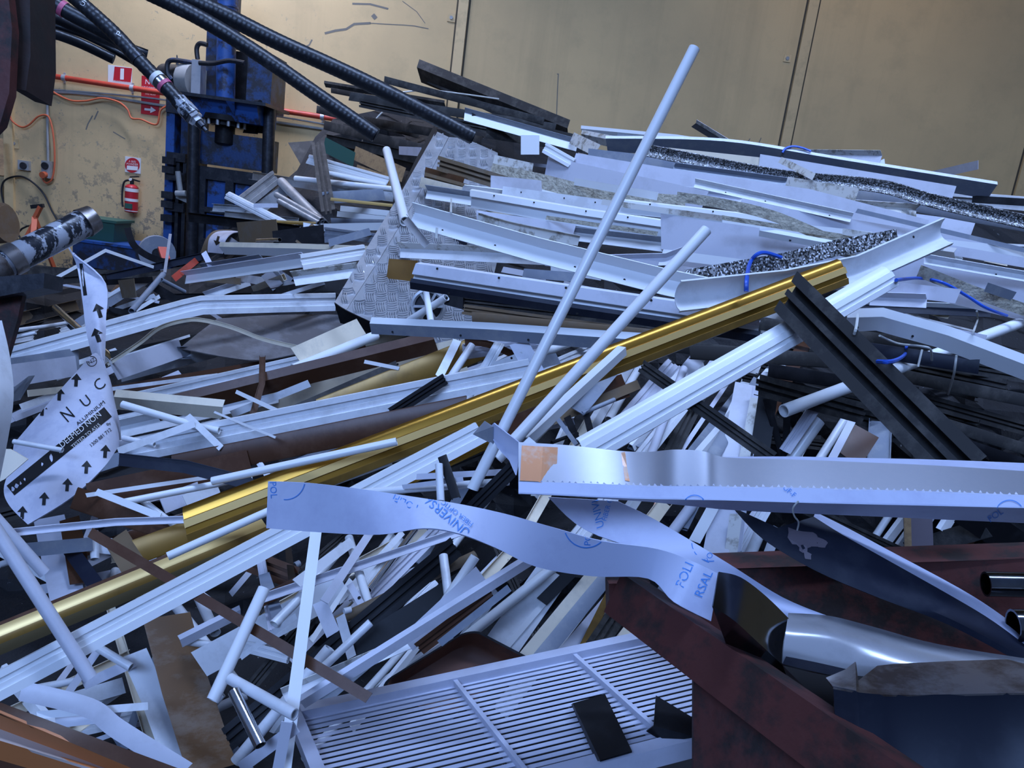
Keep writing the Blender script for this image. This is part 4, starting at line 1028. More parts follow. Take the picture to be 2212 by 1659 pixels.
f;L;18;2008,380 2113,356;lavender strip poking up right near the third cover strip
f;W;10;1905,345 1908,372;thin white spike standing above the long grey gutter
z;W;30;2030,425 2212,440;white window frame corner at the right end by the wall
f;K;16;2100,430 2212,437;mossy dark timber strip behind the white frame corner
a;X;24;1255,292 1440,330;crusted trim end left of the stone chip strip
f;X;26;1235,298 1290,325;torn rusty plaster lump at the end of the crusted trim
a;W/G;36;1310,312 1560,318 1800,356 2150,412;long bowed grey gutter with a white upper lip;k=.35 h=.7 c
f;C;22;1440,330 1720,360;cream sheet under the long bowed gutter
f;L;34;1640,350 2060,420;lavender sheet under the right end of the gutter
f;G;50;1270,345 1900,420;grey sheet in the shade of the stone chip strip
b;G;26;1760,405 2230,490;grey channel under the stone chip strip
g;Z;27;1400,325 1560,357 1700,382 1900,402 2040,440 2230,482;long dark strip crusted with stone chips below the gutter;c h=.3
v;G;22;1455,362 1700,395;grey trim stub below the stone chip strip
f;X;14;1685,345 1758,382;scuffed white flap over the stone chip strip
f;L;40;1440,410 2100,500;lavender sheet under the plaster crusted strips
v;X;28;1590,418 1760,440 1985,455;plaster crusted strip with a torn right end
f;X;34;1698,398 1850,425;triangular scuffed flap on the plaster crusted strip
f;L;60;1235,358 1480,400 1740,440 2000,510;widest lavender sheet sloping across the white heap
v;L;20;1240,380 1600,430;lavender trim under the widest sheet
f;L;50;1180,362 1520,440;lavender sheet with a torn lower edge
u;V;22;1175,318 1235,352;short crumpled white profile behind the square plate
f;V;40;1125,313 1165,313;small white square plate standing above the checker plate;h=.05 cut=0,0
f;X;30;1065,350 1150,368;crusted plaster scrap below the small square plate
f;F;32;1060,368 1170,392 1300,425 1480,440;rough foam strip torn along the lavender sheet;h=.4
r;T;30;945,352 1085,395;bronze track upper of two on the checker plate
b;B;22;918,372 1000,395;brown end cap bar with a screw on the checker plate;n=1
r;T;26;915,385 1070,430;bronze track lower of two on the checker plate
b;C;22;908,393 1030,425;beige channel under the lower bronze track
f;L;30;1060,395 1170,405;lavender folded flap right of the bronze tracks
g;V;24;1005,412 1090,422;short white curved trim over the grey and white bar
f;W;26;1085,415 1340,450;scuffed white channel behind the long white board;n=3
v;G/V;29;918,414 1080,438;grey and white bar end on the checker plate;n=1
f;C;20;1050,450 1180,460;cream strip in the shade under the long white board
c;G;22;1105,468 1290,492;grey channel with a white lip in the middle of the white heap
z;V;40;1015,428 1260,470 1500,505;long white board with screw holes above the diagonal trim;n=5
f;W;20;1340,440 1500,458;white bar right of the long white pole
v;G/V;30;1180,498 1450,530;grey topped trim with a white lip under the long white board
f;L;16;1165,495 1195,505;lavender stub at the end of the grey topped trim
z;V;30;1340,445 1560,470 1800,500;white bar passing over the corner of the slab panel;n=3
f;L;40;1700,470 2230,560;lavender sheet right of the rough foam profile
f;V;26;1560,480 2230,550;white trim right of the rough foam profile
f;L;20;1880,510 2230,570;lavender strip below the white trim on the right
a;V;24;1970,535 2060,548;white bar end above the big lavender sheet
f;L;78;1428,500 1620,530 1800,575;broad scuffed slab panel with a chipped end in the middle
f;F;22;1462,425 1560,440 1680,470 1850,545;curved rough foam profile crossing the white heap;h=.8 c
f;L;30;1030,470 1240,500;lavender flat under the diagonal trim
f;G;16;1000,502 1120,530;grey bar with a screw beside the black printed label
f;N;20;985,510 1010,522;black printed label on the checker plate;name=printed_label cat=label
c;X;22;1030,470 1110,492 1250,520;crusted curved channel behind the diagonal trim;c
f;L;22;1440,560 1700,590;lavender strip under the slab panel
f;V;20;1430,548 1640,575;white strip along the lower edge of the slab panel
v;L;26;1240,565 1440,560 1480,545;buckled lavender trim right of the long white pole
v;X/W;34;860,540 1200,556;dirty white trim across the middle of the checker plate
f;L;30;1180,560 1420,580;lavender strip under the right end of the dirty trim
f;W;16;1190,580 1300,598;short white bar in the gap above the front navy edge
f;G;20;1130,590 1260,600;grey stub in the gap above the front navy edge
f;L;40;1460,590 1720,640;lavender sheet under the second stone chip strip
f;L;90;1850,560 2230,650;big lavender sheet at the right edge of the heap
f;F;26;1985,585 2100,630 2230,675;rough foam edge of the big lavender sheet;h=.6
f;G;20;2130,620 2190,640;small grey plate on the big lavender sheet
f;L;30;1900,620 2070,640;curled lavender strip right of the white rail end
v;L;30;1880,645 2000,650;lavender trim under the curled strip
f;V;16;1240,392 1420,424;white lip along the torn lavender sheet
f;X;12;1300,436 1560,472;dirty torn edge above the slab panel
v;W;20;1500,395 1840,470;white trim on the widest lavender sheet;n=3
f;F;10;1560,470 1880,520;dirty foam edge right of the slab panel
f;X;14;1820,500 2040,535;scuffed white strip right of the stone chip strip;n=2
a;V;20;1640,500 1960,560;white trim below the rough foam profile;n=2
f;G;10;1850,455 2212,540;thin grey shadowed lip below the stone chip strip
v;W;22;2000,560 2230,600;white lipped trim on the big lavender sheet;n=2
f;F;9;1180,470 1420,505;thin dirty edge above the grey topped trim
f;Z;36;1478,603 1700,563 1810,535 1938,512;second strip crusted with stone chips above the gold profile;h=.06
f;A;44;838,580 900,586;bronze plate with two screws on the checker plate;h=.06
v;V/V;54;886,462 1160,540 1440,610 1700,665;long diagonal white trim with screw holes crossing the white heap;n=6
z;L/V;58;890,592 1240,645 1640,705;front white bar of the heap with a lavender top;n=5 k=.02
a;N;24;885,612 1240,668 1640,728;navy edge strip along the bottom of the front white bar;n=3
g;W;64;1470,640 1700,615 1860,582 2050,498;white gutter bent upwards to the right behind the gold profile;n=3
t;V;20;833,316 872,468;white tube leaning upright on the checker plate
c;tin;16;872,468 918,525;silver channel end of the leaning tube on the checker plate
# --- front bars
f;A;16;660,1130 1060,950;narrow gold strip in front of the lower brown channel;h=.3
y;A/Y/O;66;398,1134 1828,584;long gold anodised profile crossing the whole heap;bands=.1,0,-.2,-.26 use=01012
y;A;24;800,1075 1062,952;second short gold strip under the white board
o;B/Y/O/olive;62;-60,1404 578,1140;olive gold channel with a bright gold band at the lower left above the white board;bands=.36,.10,-.2 use=0123 h=.25
f;B;22;195,1150 480,1318 797,1508;brown strip running down right to the grille corner;h=.5
u;V;52;-60,1512 1040,932;long white stepped board rising from the lower left to the tall pole;h=.25
t;V;18;455,1040 856,954;white tube with an open end under the gold profile
t;V;18;362,1202 590,1100;white tube ending above the olive gold channel
t;W;17;640,1075 1098,1040;white tube with an open end left of the bent tray
f;L;13;900,1030 1118,1018;thin lavender strip left of the bent tray
f;L;10;870,1052 1000,1035;thinner lavender strip under the thin lavender one
r;K;30;1000,1120 1120,1000;black ribbed bar in the gap left of the bent tray
b;K;18;955,985 985,1075;short black bar end in the gap left of the bent tray
t;W;17;948,1000 952,1080;white tube end in the gap left of the bent tray
q;V;26;684,1138 612,1680;tall white bar standing in front of the black track
t;V;27;572,1268 460,1512;white tube standing up out of the lower left hollow
t;W;25;490,1462 630,1540;white tube lying towards the grille corner
t;M;25;502,1488 560,1606;chrome tube with an open end in the bottom hollow
f;L;26;520,1659 640,1570;lavender strip in the bottom hollow beside the grille
f;L;24;620,1560 600,1665;lavender upright bar beside the grille leg
t;tin;17;1195,908 1140,962;bright cut tube end left of the bent tray
r;D;28;1385,790 1668,990;dark bronze track passing under the ribbed white rail
y;V;58;1930,592 1262,975;ribbed white rail slanting down behind the bent tray
r;D;96;1697,628 2085,1020;big black window profile slanting down over the ribbed white rail to the bent tray;h=.55 cut=-.35,0
d;V;30;1352,750 1140,945;square white bar leaning on the gold profile
f;V;20;1150,950 1110,990;drilled flat end of the square white bar;n=1
t;V;26;1530,492 1075,990;shorter white pole leaning out of the heap;b=2.95,2.68
t;V;25;1503,98 1020,1058;tall white pole leaning highest out of the heap;b=2.72,2.62
t;L;24;-40,1085 98,1240;lavender tube with an open end at the left edge;b=2.2,2.3
t;L;29;-70,1050 196,1466;long lavender tube with an open end at the left edge;b=2.1,2.1
'''
for ln in HEAP.strip().split('\n'):
    if ln.startswith('@'): globals()['make_' + ln[1:]]()
    elif ln and not ln.startswith('#'): piece(ln)
# ================================================================== sheets, hoses and steelwork in front of the heap
def prism(name, mats, poly, zs, dep, parent=None):
    z = zs if isinstance(zs, (list, tuple)) else [zs] * len(poly)
    a = [P(x, y, q) for (x, y), q in zip(poly, z)]; b = [v + FW * dep for v in a]; n = len(a)
    return link(name, a + b, [tuple(range(n)), tuple(range(n, 2 * n))] + [(i, (i + 1) % n, n + (i + 1) % n, n + i) for i in range(n)], mats, parent, None, 30)
def zat(x, y): return min(ZB[_ij(x + a, y + b)] for a in (-8, 0, 8) for b in (-8, 0, 8))
# ---- printed panel at the left
t = thing('printed_sheet', P(60, 1130, 2.55), 'torn printed aluminium panel with black arrows and lettering curling up at the left', 'metal panel')
RA = [[(30, 958, 2.62), (95, 882, 2.68), (165, 803, 2.78), (206, 762, 2.9), (224, 792, 2.86)],
      [(22, 1008, 2.54), (105, 932, 2.6), (185, 862, 2.7), (232, 815, 2.82), (240, 838, 2.84)],
      [(8, 1056, 2.48), (110, 978, 2.52), (190, 915, 2.62), (240, 868, 2.76), (252, 885, 2.84)],
      [(20, 1092, 2.44), (118, 1026, 2.46), (200, 955, 2.56), (250, 905, 2.72), (260, 922, 2.82)],
      [(60, 1133, 2.40), (152, 1076, 2.42), (222, 1012, 2.5), (254, 968, 2.66), (262, 962, 2.78)]]
o = sheet('lower_sheet', ['paper'], RA, .006, 5, t); bl = o_bvh[o.name]
RB = [[(148, 530, 3.25), (166, 575, 3.22), (178, 650, 3.15), (186, 715, 3.08), (200, 770, 3.0), (214, 800, 2.95)], [(158, 548, 3.25), (196, 592, 3.22), (206, 655, 3.13), (212, 715, 3.05), (218, 770, 2.96), (226, 815, 2.9)], [(160, 552, 3.2), (227, 612, 3.2), (229, 690, 3.12), (228, 745, 3.05), (227, 790, 2.97), (232, 835, 2.88)]]
o = sheet('upper_flap', ['paper'], RB, .006, 5, t); bu = o_bvh[o.name]
mb = MB()
for x, y, s, a in ((213, 672, 30, 18), (210, 725, 30, 18), (213, 783, 28, 20)): mark(mb, bu, *ARROW, x, y, s, a)
for x, y in ((165, 822), (129, 852), (92, 885), (52, 910), (227, 976), (187, 1010), (146, 1048), (96, 1078), (49, 1108)): mark(mb, bl, *ARROW, x, y, 27, -4)
mark(mb, bl, *rectm(270, 27, 24), 128, 975, 1, 39, lift=.001)
text(mb, bl, 'N', 147, 897, 42, 40, sx=.75); text(mb, bl, 'U', 186, 868, 32, 38); text(mb, bl, 'C', 215, 832, 34, 42); text(mb, bl, 'ALUMINIUM', 196, 893, 11.5, 40, sx=1.25)
text(mb, bl, '1300 881 712', 217, 946, 11, 40, sx=.95); text(mb, bl, 'By', 234, 916, 9, 38); text(mb, bl, 'NZ', 198, 781, 12, 35); mark(mb, bl, *arc(10, 11.5, 0, 360, 20), 198, 781, 1, 0); mark(mb, bu, *rectm(24, 70, 3), 172, 605, 1, 8)
build_each(mb, 'black_lettering', 'ink', t)
mb = MB(); text(mb, bl, 'DEEMED NON', 174, 930, 18, 40, lift=.004, sx=.95); text(mb, bl, 'TESTED TO AS15', 186, 943, 10.5, 40, lift=.004, sx=.98); build_each(mb, 'white_lettering', 'label', t)
# ---- white sheet and torn plate at the left edge
tag(sheet('curved_sheet', ['W'], [[(-70, 640, 2.1), (-40, 690, 2.1), (4, 692, 2.15)], [(-80, 800, 2.0), (-30, 800, 2.0), (23, 780, 2.1)], [(-80, 880, 1.95), (-30, 890, 1.95), (28, 880, 2.05)], [(-80, 1060, 1.95), (-60, 1060, 1.95), (-4, 1055, 2.05)]], .004, 5), 'tall curved white sheet at the left edge of the heap', 'metal sheet')
tag(prism('torn_plate', ['C'], [(-40, 970), (22, 970), (60, 992), (10, 1035), (-40, 1060)], [2.2, 2.2, 2.22, 2.18, 2.15], .004), 'small cream torn plate beneath the curved white sheet', 'plate')
tag(prism('metal_shard', ['G'], [(10, 872), (28, 838), (62, 812), (74, 811), (50, 838), (42, 864)], [2.6, 2.6, 2.7, 2.75, 2.7, 2.6], .004), 'grey pointed shard left of the printed panel', 'shard')
# ---- curled printed offcut by the press
t = thing('printed_offcut', P(460, 555, 7.2), 'curled printed offcut with a brown edge and black arrow at the foot of the press', 'metal offcut')
o = sheet('curled_sheet', ['paper'], [[(448, 545, 7.1), (452, 515, 7.1), (470, 500, 7.2), (500, 498, 7.4)], [(480, 548, 6.9), (486, 520, 6.9), (500, 505, 7.0), (520, 500, 7.2)]], .006, 5, t)
mb = MB(); mark(mb, o_bvh[o.name], *ARROW, 470, 520, 20, 165); build_each(mb, 'black_lettering', 'ink', t)
sheet('brown_edge', ['T'], [[(430, 555, 7.2), (445, 515, 7.2), (465, 498, 7.3), (498, 496, 7.5)], [(449, 546, 7.12), (453, 514, 7.12), (471, 499, 7.22), (501, 497, 7.42)]], .006, 5, t)
# ---- film covered strip with blue print
t = thing('film_strip', P(900, 1140, 1.4), 'long twisted strip in lavender protective film with blue print hanging before the heap', 'metal strip')
TOPA = [(579, 1040), (660, 1043), (770, 1055), (900, 1074), (1000, 1090), (1100, 1112), (1200, 1141), (1300, 1169), (1420, 1186), (1500, 1214), (1553, 1240)]
BOTA = [(575, 1141), (690, 1150), (820, 1155), (915, 1141), (990, 1152), (1070, 1183), (1160, 1225), (1280, 1245), (1400, 1250), (1455, 1300), (1536, 1342)]
za = [1.36, 1.36, 1.35, 1.35, 1.36, 1.38, 1.40, 1.42, 1.43, 1.40, 1.40]; tw = [0, 0, .02, .05, .05, .03, .0, -.02, -.01, .02, .03]
R0 = [(x, y, z) for (x, y), z in zip(TOPA, za)]; R2 = [(x, y, z - w_) for (x, y), z, w_ in zip(BOTA, za, tw)]
o = sheet('strip_body', ['film'], [R0, R2], .003, 5, t, lin='row'); bv = o_bvh[o.name]; mb = MB()
text(mb, bv, 'POL', 590, 1058, 20, -86, lift=.001); mark(mb, bv, *arc(41, 43, -95, 25, 20), 617, 1037, 1, 0)
text(mb, bv, 'POLIFI', 876, 1086, 21, 155); text(mb, bv, 'UNIVERSAL', 960, 1110, 27, -40 + 180); text(mb, bv, 'FIBER OPTIC &', 982, 1105, 15, -38 + 180)
text(mb, bv, 'POL', 1270, 1160, 20, 86); mark(mb, bv, *arc(47, 49.5, 165, 375, 30), 1266, 1134, 1, 0)
text(mb, bv, 'POLIFI', 1484, 1233, 28, 66); text(mb, bv, 'RSAL', 1520, 1262, 27, 66); build_each(mb, 'blue_lettering', 'blueink', t)
t = thing('film_sheet', P(1450, 1250, 1.6), 'wide film covered sheet sloping down behind the twisted strip', 'metal sheet')
RBk = [[(1335, 1083, 1.62), (1420, 1125, 1.62), (1570, 1215, 1.6), (1690, 1290, 1.58), (1800, 1335, 1.55)], [(1184, 1074, 1.62), (1265, 1145, 1.62), (1430, 1205, 1.58), (1580, 1290, 1.55), (1720, 1345, 1.52)]]
o = sheet('sheet_body', ['film'], RBk, .003, 5, t, lin='row'); bv = o_bvh[o.name]; mb = MB()
text(mb, bv, 'UNIVE', 1291, 1107, 24, 108 - 6, shear=-.1); text(mb, bv, 'FIBER O', 1312, 1100, 15, 74); text(mb, bv, 'PO', 1531, 1205, 18, 62); mark(mb, bv, *arc(40, 42, 150, 280, 20), 1535, 1172, 1, 0); build_each(mb, 'blue_lettering', 'blueink', t)
# ---- bent tray of brushed sheet
t = thing('bent_tray', P(1650, 1080, 1.5), 'long bent tray of brushed sheet metal with torn film lip across the right', 'metal tray')
X = [1120, 1230, 1340, 1400, 1460, 1520, 1570, 1700, 1850, 2030, 2280]
T1 = [955, 962, 974, 976, 971, 975, 988, 992, 998, 1006, 1022]; T2 = [1040, 1043, 1047, 1049, 1050, 1050, 1051, 1053, 1057, 1062, 1072]; T3 = [1066, 1071, 1076, 1078, 1079, 1080, 1081, 1085, 1089, 1093, 1099]; T4 = [1066, 1072, 1080, 1084, 1090, 1096, 1101, 1108, 1114, 1122, 1133]
Z1 = [1.52, 1.52, 1.53, 1.55, 1.50, 1.49, 1.52, 1.5, 1.48, 1.46, 1.44]; Z2 = [1.47, 1.47, 1.46, 1.455, 1.45, 1.445, 1.44, 1.43, 1.41, 1.39, 1.36]
r1 = list(zip(X, T1, Z1)); r2 = list(zip(X, T2, Z2)); r3 = [(x, y, z - .012) for x, y, z in zip(X, T3, Z2)]; r4 = [(x, y, z + .09) for x, y, z in zip(X, T4, Z2)]
sheet('inner_face', ['brush'], [r1, r2], .003, 5, t, lin='row')
o = sheet('film_lip', ['film'], [r2, r3], .003, 5, t, lin='row'); bv = o_bvh[o.name]
sheet('underside', ['film'], [r3, r4], .003, 5, t, lin='row')
sheet('back_rim', ['film'], [[(1560, 987, 1.56), (1700, 986, 1.58), (1850, 989, 1.58), (2030, 993, 1.57), (2280, 1003, 1.55)], [(1560, 992, 1.53), (1700, 998, 1.53), (1850, 1005, 1.52), (2030, 1013, 1.5), (2280, 1030, 1.48)]], .003, 5, t, lin='row')
mat('heattint', (.72, .33, .16), .35, metal=.6, dirt=(.62, .50, .42), damt=.8, dscale=14)
bi = o_bvh[[q for q in o_bvh if q.startswith('inner_face')][0]]
mb = MB(); mark(mb, bi, *rectm(78, 76, 12), 1164, 1003, 1, -3); mb.build('heat_stain', 'heattint', t, smooth=0)
mb = MB(); mark(mb, bi, [(-5, 30), (4, 32), (8, 0), (14, -32), (4, -30), (-1, 0)], [(0, 1, 2, 5), (5, 2, 3, 4)], 1346, 1009, 1, 0); mb.build('heat_stain', 'heattint', t, smooth=0)
mb = MB(); text(mb, bv, 'UF-F', 1705, 1062, 16, -40); mark(mb, bv, *arc(24, 26, 30, 150, 14), 1500, 1095, 1, 0); mark(mb, bv, *arc(30, 32, 25, 150, 14), 2180, 1112, 1, 0)
bo = o_bvh[[q for q in o_bvh if q.startswith('underside')][0]]; text(mb, bo, 'POL', 2150, 1112, 20, 35); build_each(mb, 'blue_lettering', 'blueink', t)
mb = MB(); rn = random.Random(9)
for k in range(70):
    s = k / 70; x = 1120 + s * 1090; j = min(int(s * 10), 9); y = np.interp(x, X, T2)
    mark(mb, bi, [(-6, -2), (6, -2), (rn.uniform(-4, 4), rn.uniform(1, 4))], [(0, 1, 2)], x, y - 1, 1, 0, lift=.002)
mb.build('torn_film_edge', 'paper', t, smooth=0)
sheet('folded_ear', ['G'], [[(1021, 938, 1.66), (1047, 909, 1.64)], [(1065, 960, 1.6), (1063, 922, 1.58)]], .003, 3, t, lin=True)
sheet('folded_ear', ['film'], [[(1056, 925, 1.6), (1066, 914, 1.58), (1124, 958, 1.52)], [(1062, 945, 1.6), (1090, 970, 1.57), (1122, 985, 1.52)], [(1075, 968, 1.58), (1100, 995, 1.54), (1113, 1025, 1.48)]], .003, 3, t, lin=True)
tag(prism('steel_hopper', ['D'], [(622, 308), (690, 303), (765, 338), (765, 425), (712, 425), (655, 365)], [8.7, 8.7, 8.6, 8.3, 8.3, 8.6], .5), 'dark grey hopper corner tilted behind the upright punched post', 'hopper')
# ---- dark channel under the tray
t = thing('dark_channel', P(1900, 1290, 1.6), 'dark navy channel with a pale rim sloping down to the right edge', 'channel')
LB = [(1758, 1116, 1.62), (1820, 1155, 1.6), (1900, 1200, 1.58), (2060, 1290, 1.55), (2150, 1345, 1.53), (2250, 1420, 1.5)]
sheet('pale_rim', ['film'], [[(1762, 1106, 1.68), (1832, 1141, 1.66), (1915, 1186, 1.64), (2075, 1272, 1.61), (2165, 1330, 1.59), (2260, 1402, 1.56)], LB], .004, 4, t, lin='row')
o = sheet('dark_face', ['N'], [LB, [(1680, 1140, 1.58), (1740, 1185, 1.56), (1830, 1235, 1.54), (1980, 1305, 1.51), (2080, 1350, 1.49), (2230, 1430, 1.46)], [(1584, 1096, 1.6), (1650, 1165, 1.57), (1760, 1232, 1.55), (1900, 1292, 1.52), (2050, 1350, 1.5), (2220, 1440, 1.46)]], .004, 4, t, lin='row')
rn = random.Random(4); mb = MB()
for cx, cy, s in ((1700, 1150, 20), (1725, 1160, 22), (1750, 1165, 20), (1735, 1180, 14), (1665, 1133, 8), (1775, 1175, 14), (1745, 1200, 9)):
    n = 11; vs = [(s * (1 + rn.uniform(-.35, .5)) * math.cos(k * 2 * math.pi / n), s * .7 * (1 + rn.uniform(-.35, .5)) * math.sin(k * 2 * math.pi / n)) for k in range(n)]; mark(mb, o_bvh[o.name], vs, [tuple(range(n))], cx, cy, 1, -30)
tag(mb.build('cement_splash', 'plum', t, smooth=0), 'dried cement splash')
tag(MB().tube(smoothpath([P(1725, 1082, 1.38), P(1713, 1098, 1.39), P(1716, 1115, 1.42), P(1725, 1128, 1.46), P(1722, 1145, 1.5)], 5), .0016, 6).build('wire_tie', 'wire'), 'short curled wire hanging from the bent tray lip', 'wire')
# ---- red oxide skip with a sloping beam
t = thing('steel_skip', P(1900, 1600, 1.5), 'rusty red steel skip with thick rim and sloping corner beam at the lower right', 'skip')
prism('back_wall', ['oxide'], [(1500, 1228), (2300, 1202), (2300, 1800), (1500, 1800)], [1.9, 1.86, 1.8, 1.8], .012, t)
prism('rim', ['oxide'], [(1470, 1207), (2300, 1178), (2300, 1204), (1470, 1232)], [1.95, 1.9, 1.86, 1.88], .05, t)
mb = MB(); mb.bar(P(1350, 1287, 1.56), P(1985, 1745, 1.05), .085, .075, tuple(FW)); mb.build('beam', 'oxide', t)
mb = MB(); mb.bar(P(1312, 1288, 1.62), P(1400, 1286, 1.62), .065, .07, tuple(UP)); mb.build('beam_stub', 'oxide', t)
prism('side_plate', ['oxide'], [(1498, 1425), (1560, 1450), (1700, 1560), (1860, 1700), (1498, 1760)], [1.42, 1.38, 1.28, 1.17, 1.32], .012, t)
prism('gusset', ['oxidedark'], [(1600, 1440), (1720, 1470), (1850, 1600), (1830, 1620)], [1.42, 1.45, 1.3, 1.24], .2, t)
prism('skip_floor', ['ink'], [(1640, 1440), (2300, 1440), (2300, 1800), (1900, 1800)], [1.75, 1.75, 1.4, 1.3], .01, t)
# ---- crumpled bright sheets
t = thing('folded_sheet', P(1620, 1440, 1.35), 'dark shiny folded sheet end hooked over the red beam', 'metal sheet')
sheet('sheet_body', ['smoke'], [[(1553, 1235, 1.34), (1600, 1247, 1.36), (1655, 1288, 1.38), (1706, 1338, 1.4)], [(1540, 1310, 1.27), (1585, 1340, 1.28), (1640, 1390, 1.31), (1690, 1436, 1.34)], [(1572, 1402, 1.33), (1612, 1420, 1.34), (1650, 1438, 1.35), (1700, 1462, 1.37)]], .003, 5, t, lin='row')
t = thing('bright_sheet', P(1850, 1450, 1.35), 'mirror bright curled sheet lying in the red skip', 'metal sheet')
sheet('sheet_body', ['mirror'], [[(1703, 1324, 1.44), (1790, 1330, 1.46), (1880, 1352, 1.46), (2030, 1392, 1.44), (2280, 1432, 1.42)], [(1699, 1352, 1.36), (1790, 1362, 1.37), (1880, 1380, 1.38), (2030, 1412, 1.38), (2280, 1440, 1.38)], [(1693, 1395, 1.33), (1790, 1408, 1.34), (1880, 1425, 1.34), (2030, 1440, 1.34), (2280, 1450, 1.34)], [(1690, 1433, 1.33), (1790, 1452, 1.33), (1880, 1462, 1.33), (2030, 1470, 1.33), (2280, 1480, 1.33)]], .003, 5, t)
sheet('sheet_lip', ['smoke'], [[(1698, 1418, 1.32), (1760, 1430, 1.32), (1840, 1448, 1.32)], [(1690, 1434, 1.30), (1755, 1450, 1.30), (1835, 1466, 1.30)]], .003, 3, t, lin='row')
t = thing('crushed_duct', P(2000, 1650, 1.15), 'dark crushed duct end with a dented bright rim at the lower right corner', 'duct')
XT = [(1784, 1464, 1.24), (1826, 1446, 1.25), (1848, 1429, 1.25), (1854, 1470, 1.2), (1895, 1438, 1.26), (1930, 1434, 1.26), (2050, 1428, 1.25), (2175, 1424, 1.24), (2280, 1450, 1.22)]
XF = [(1800, 1484, 1.17), (1832, 1490, 1.165), (1850, 1494, 1.16), (1858, 1496, 1.16), (1900, 1500, 1.16), (1940, 1501, 1.16), (2050, 1500, 1.15), (2175, 1497, 1.14), (2280, 1496, 1.12)]
XB = [(1806, 1600, 1.17), (1835, 1640, 1.16), (1860, 1700, 1.14), (1870, 1720, 1.13), (1910, 1730, 1.12), (1950, 1735, 1.12), (2050, 1740, 1.11), (2175, 1740, 1.1), (2280, 1740, 1.08)]
sheet('dented_rim', ['rustytin'] if 'rustytin' in MATS else [mat('rustytin', (.30, .27, .26), .3, metal=.8, dirt=(.12, .08, .06), damt=.9, dscale=9).name], [XT, XF], .003, 3, t, lin=True)
sheet('duct_side', [mat('ductnavy', (.012, .015, .026), .45, metal=.1, spec=.3, dirt=(.03, .035, .05), damt=.5, dscale=8).name], [XF, [(a + (c - a) * .5, b + (d - b) * .5, z) for (a, b, z), (c, d, _) in zip(XF, XB)], XB], .003, 4, t, lin='row')
# ---- pipes at the right edge
for x0, y0, r, z, lb in ((2142, 1262, 27, 1.62, 'dark chrome pipe end at the right edge above the bright sheet'), (2206, 1352, 36, 1.5, 'second dark pipe end at the right edge below the chrome pipe')):
    a = P(x0, y0, z); b = P(x0 + 190, y0 + 4, z - .02); rr = r / F * z; mb = MB()
    sweep(mb, [a + FW * 0, b], section('t', 2 * rr, 0, 0, .004)); tag(mb.build('steel_pipe', 'smoke'), lb, 'pipe', 'pipes in the skip')
# ---- slatted grille
t = thing('louvre_grille', P(1000, 1600, 1.8), 'white slatted aluminium grille lying tilted at the bottom of the heap', 'grille')
TL, TR, BL = P(637, 1550, 1.80), P(1428, 1378, 2.02), P(738, 1800, 1.46); BR = TR + (BL - TL) * 1.0
def gp(u, v): return TL + (TR - TL) * u + (BL - TL) * v
U = (TR - TL).normalized(); Vv = (BL - TL).normalized(); Nn = U.cross(Vv).normalized()
if Nn.dot(CAM - TL) < 0: Nn = -Nn
def gbar(name, a, b, w_, th, lift=0., m='film2'): MB().bar(a + Nn * lift, b + Nn * lift, w_, th, tuple(Nn)).build(name, m, t, smooth=0)
mat('film2', (.62, .63, .74), .38, dirt=(.5, .5, .58), damt=.4, dscale=8, vary=.02)
gbar('frame_rail', TL - U * .014, TR + U * .014, .030, .045); gbar('frame_rail', BL - U * .014, BR + U * .014, .030, .045); gbar('frame_rail', TL, BL, .028, .045); gbar('frame_rail', TR, BR, .028, .045)
for u in (.405, .735): gbar('cross_bar', gp(u, 0), gp(u, 1), .010, .04, -.002)
NS = 21; tilt = math.radians(4)
for i in range(NS):
    v = (i + .9) / (NS + .6); a, b = gp(.012, v), gp(.988, v)
    w2 = (Vv * math.cos(tilt) - Nn * math.sin(tilt)).normalized(); n2 = U.cross(w2)
    pts = []
    for p in (a, b):
        for k in range(6): s = (k / 5 - .5); pts.append(p + w2 * s * .0105 + n2 * (.0022 * (1 - 4 * s * s)))
        for k in range(6): s = (.5 - k / 5); pts.append(p + w2 * s * .0105 - n2 * .0015)
    fs = [(k, (k + 1) % 12, 12 + (k + 1) % 12, 12 + k) for k in range(12)] + [tuple(range(12)), tuple(range(12, 24))]
    link('slat', pts, fs, 'film2', t, None, 40)
# dark angle pieces on the grille
def lpiece(poly, poly2, lb):
    t = thing('black_angle', P(poly[0][0], poly[0][1], poly[0][2]), lb, 'angle piece', 'black angle pieces on the grille')
    for nm, q in (('top_face', poly), ('side_face', poly2)):
        v = [P(*c) for c in q]; n = len(v); d = (v[1] - v[0]).cross(v[2] - v[0]).normalized()
        if d.dot(CAM - v[0]) < 0: d = -d
        link(nm, v + [c - d * .004 for c in v], [tuple(range(n)), tuple(range(n, 2 * n))] + [(i, (i + 1) % n, n + (i + 1) % n, n + i) for i in range(n)], 'K', t, None, 30)
def gz(x, y):
    d = ray(x, y); return (TL - CAM).dot(Nn) / d.dot(Nn)
A_ = [(1237, 1519), (1307, 1499), (1365, 1622), (1296, 1642)]; lpiece([(x, y, gz(x, y) - .05) for x, y in A_], [(1237, 1519, gz(1237, 1519) - .05), (1296, 1642, gz(1296, 1642) - .05), (1288, 1646, gz(1288, 1646) - .02), (1234, 1522, gz(1234, 1522) - .02)], 'black metal plate piece lying on the middle of the grille')
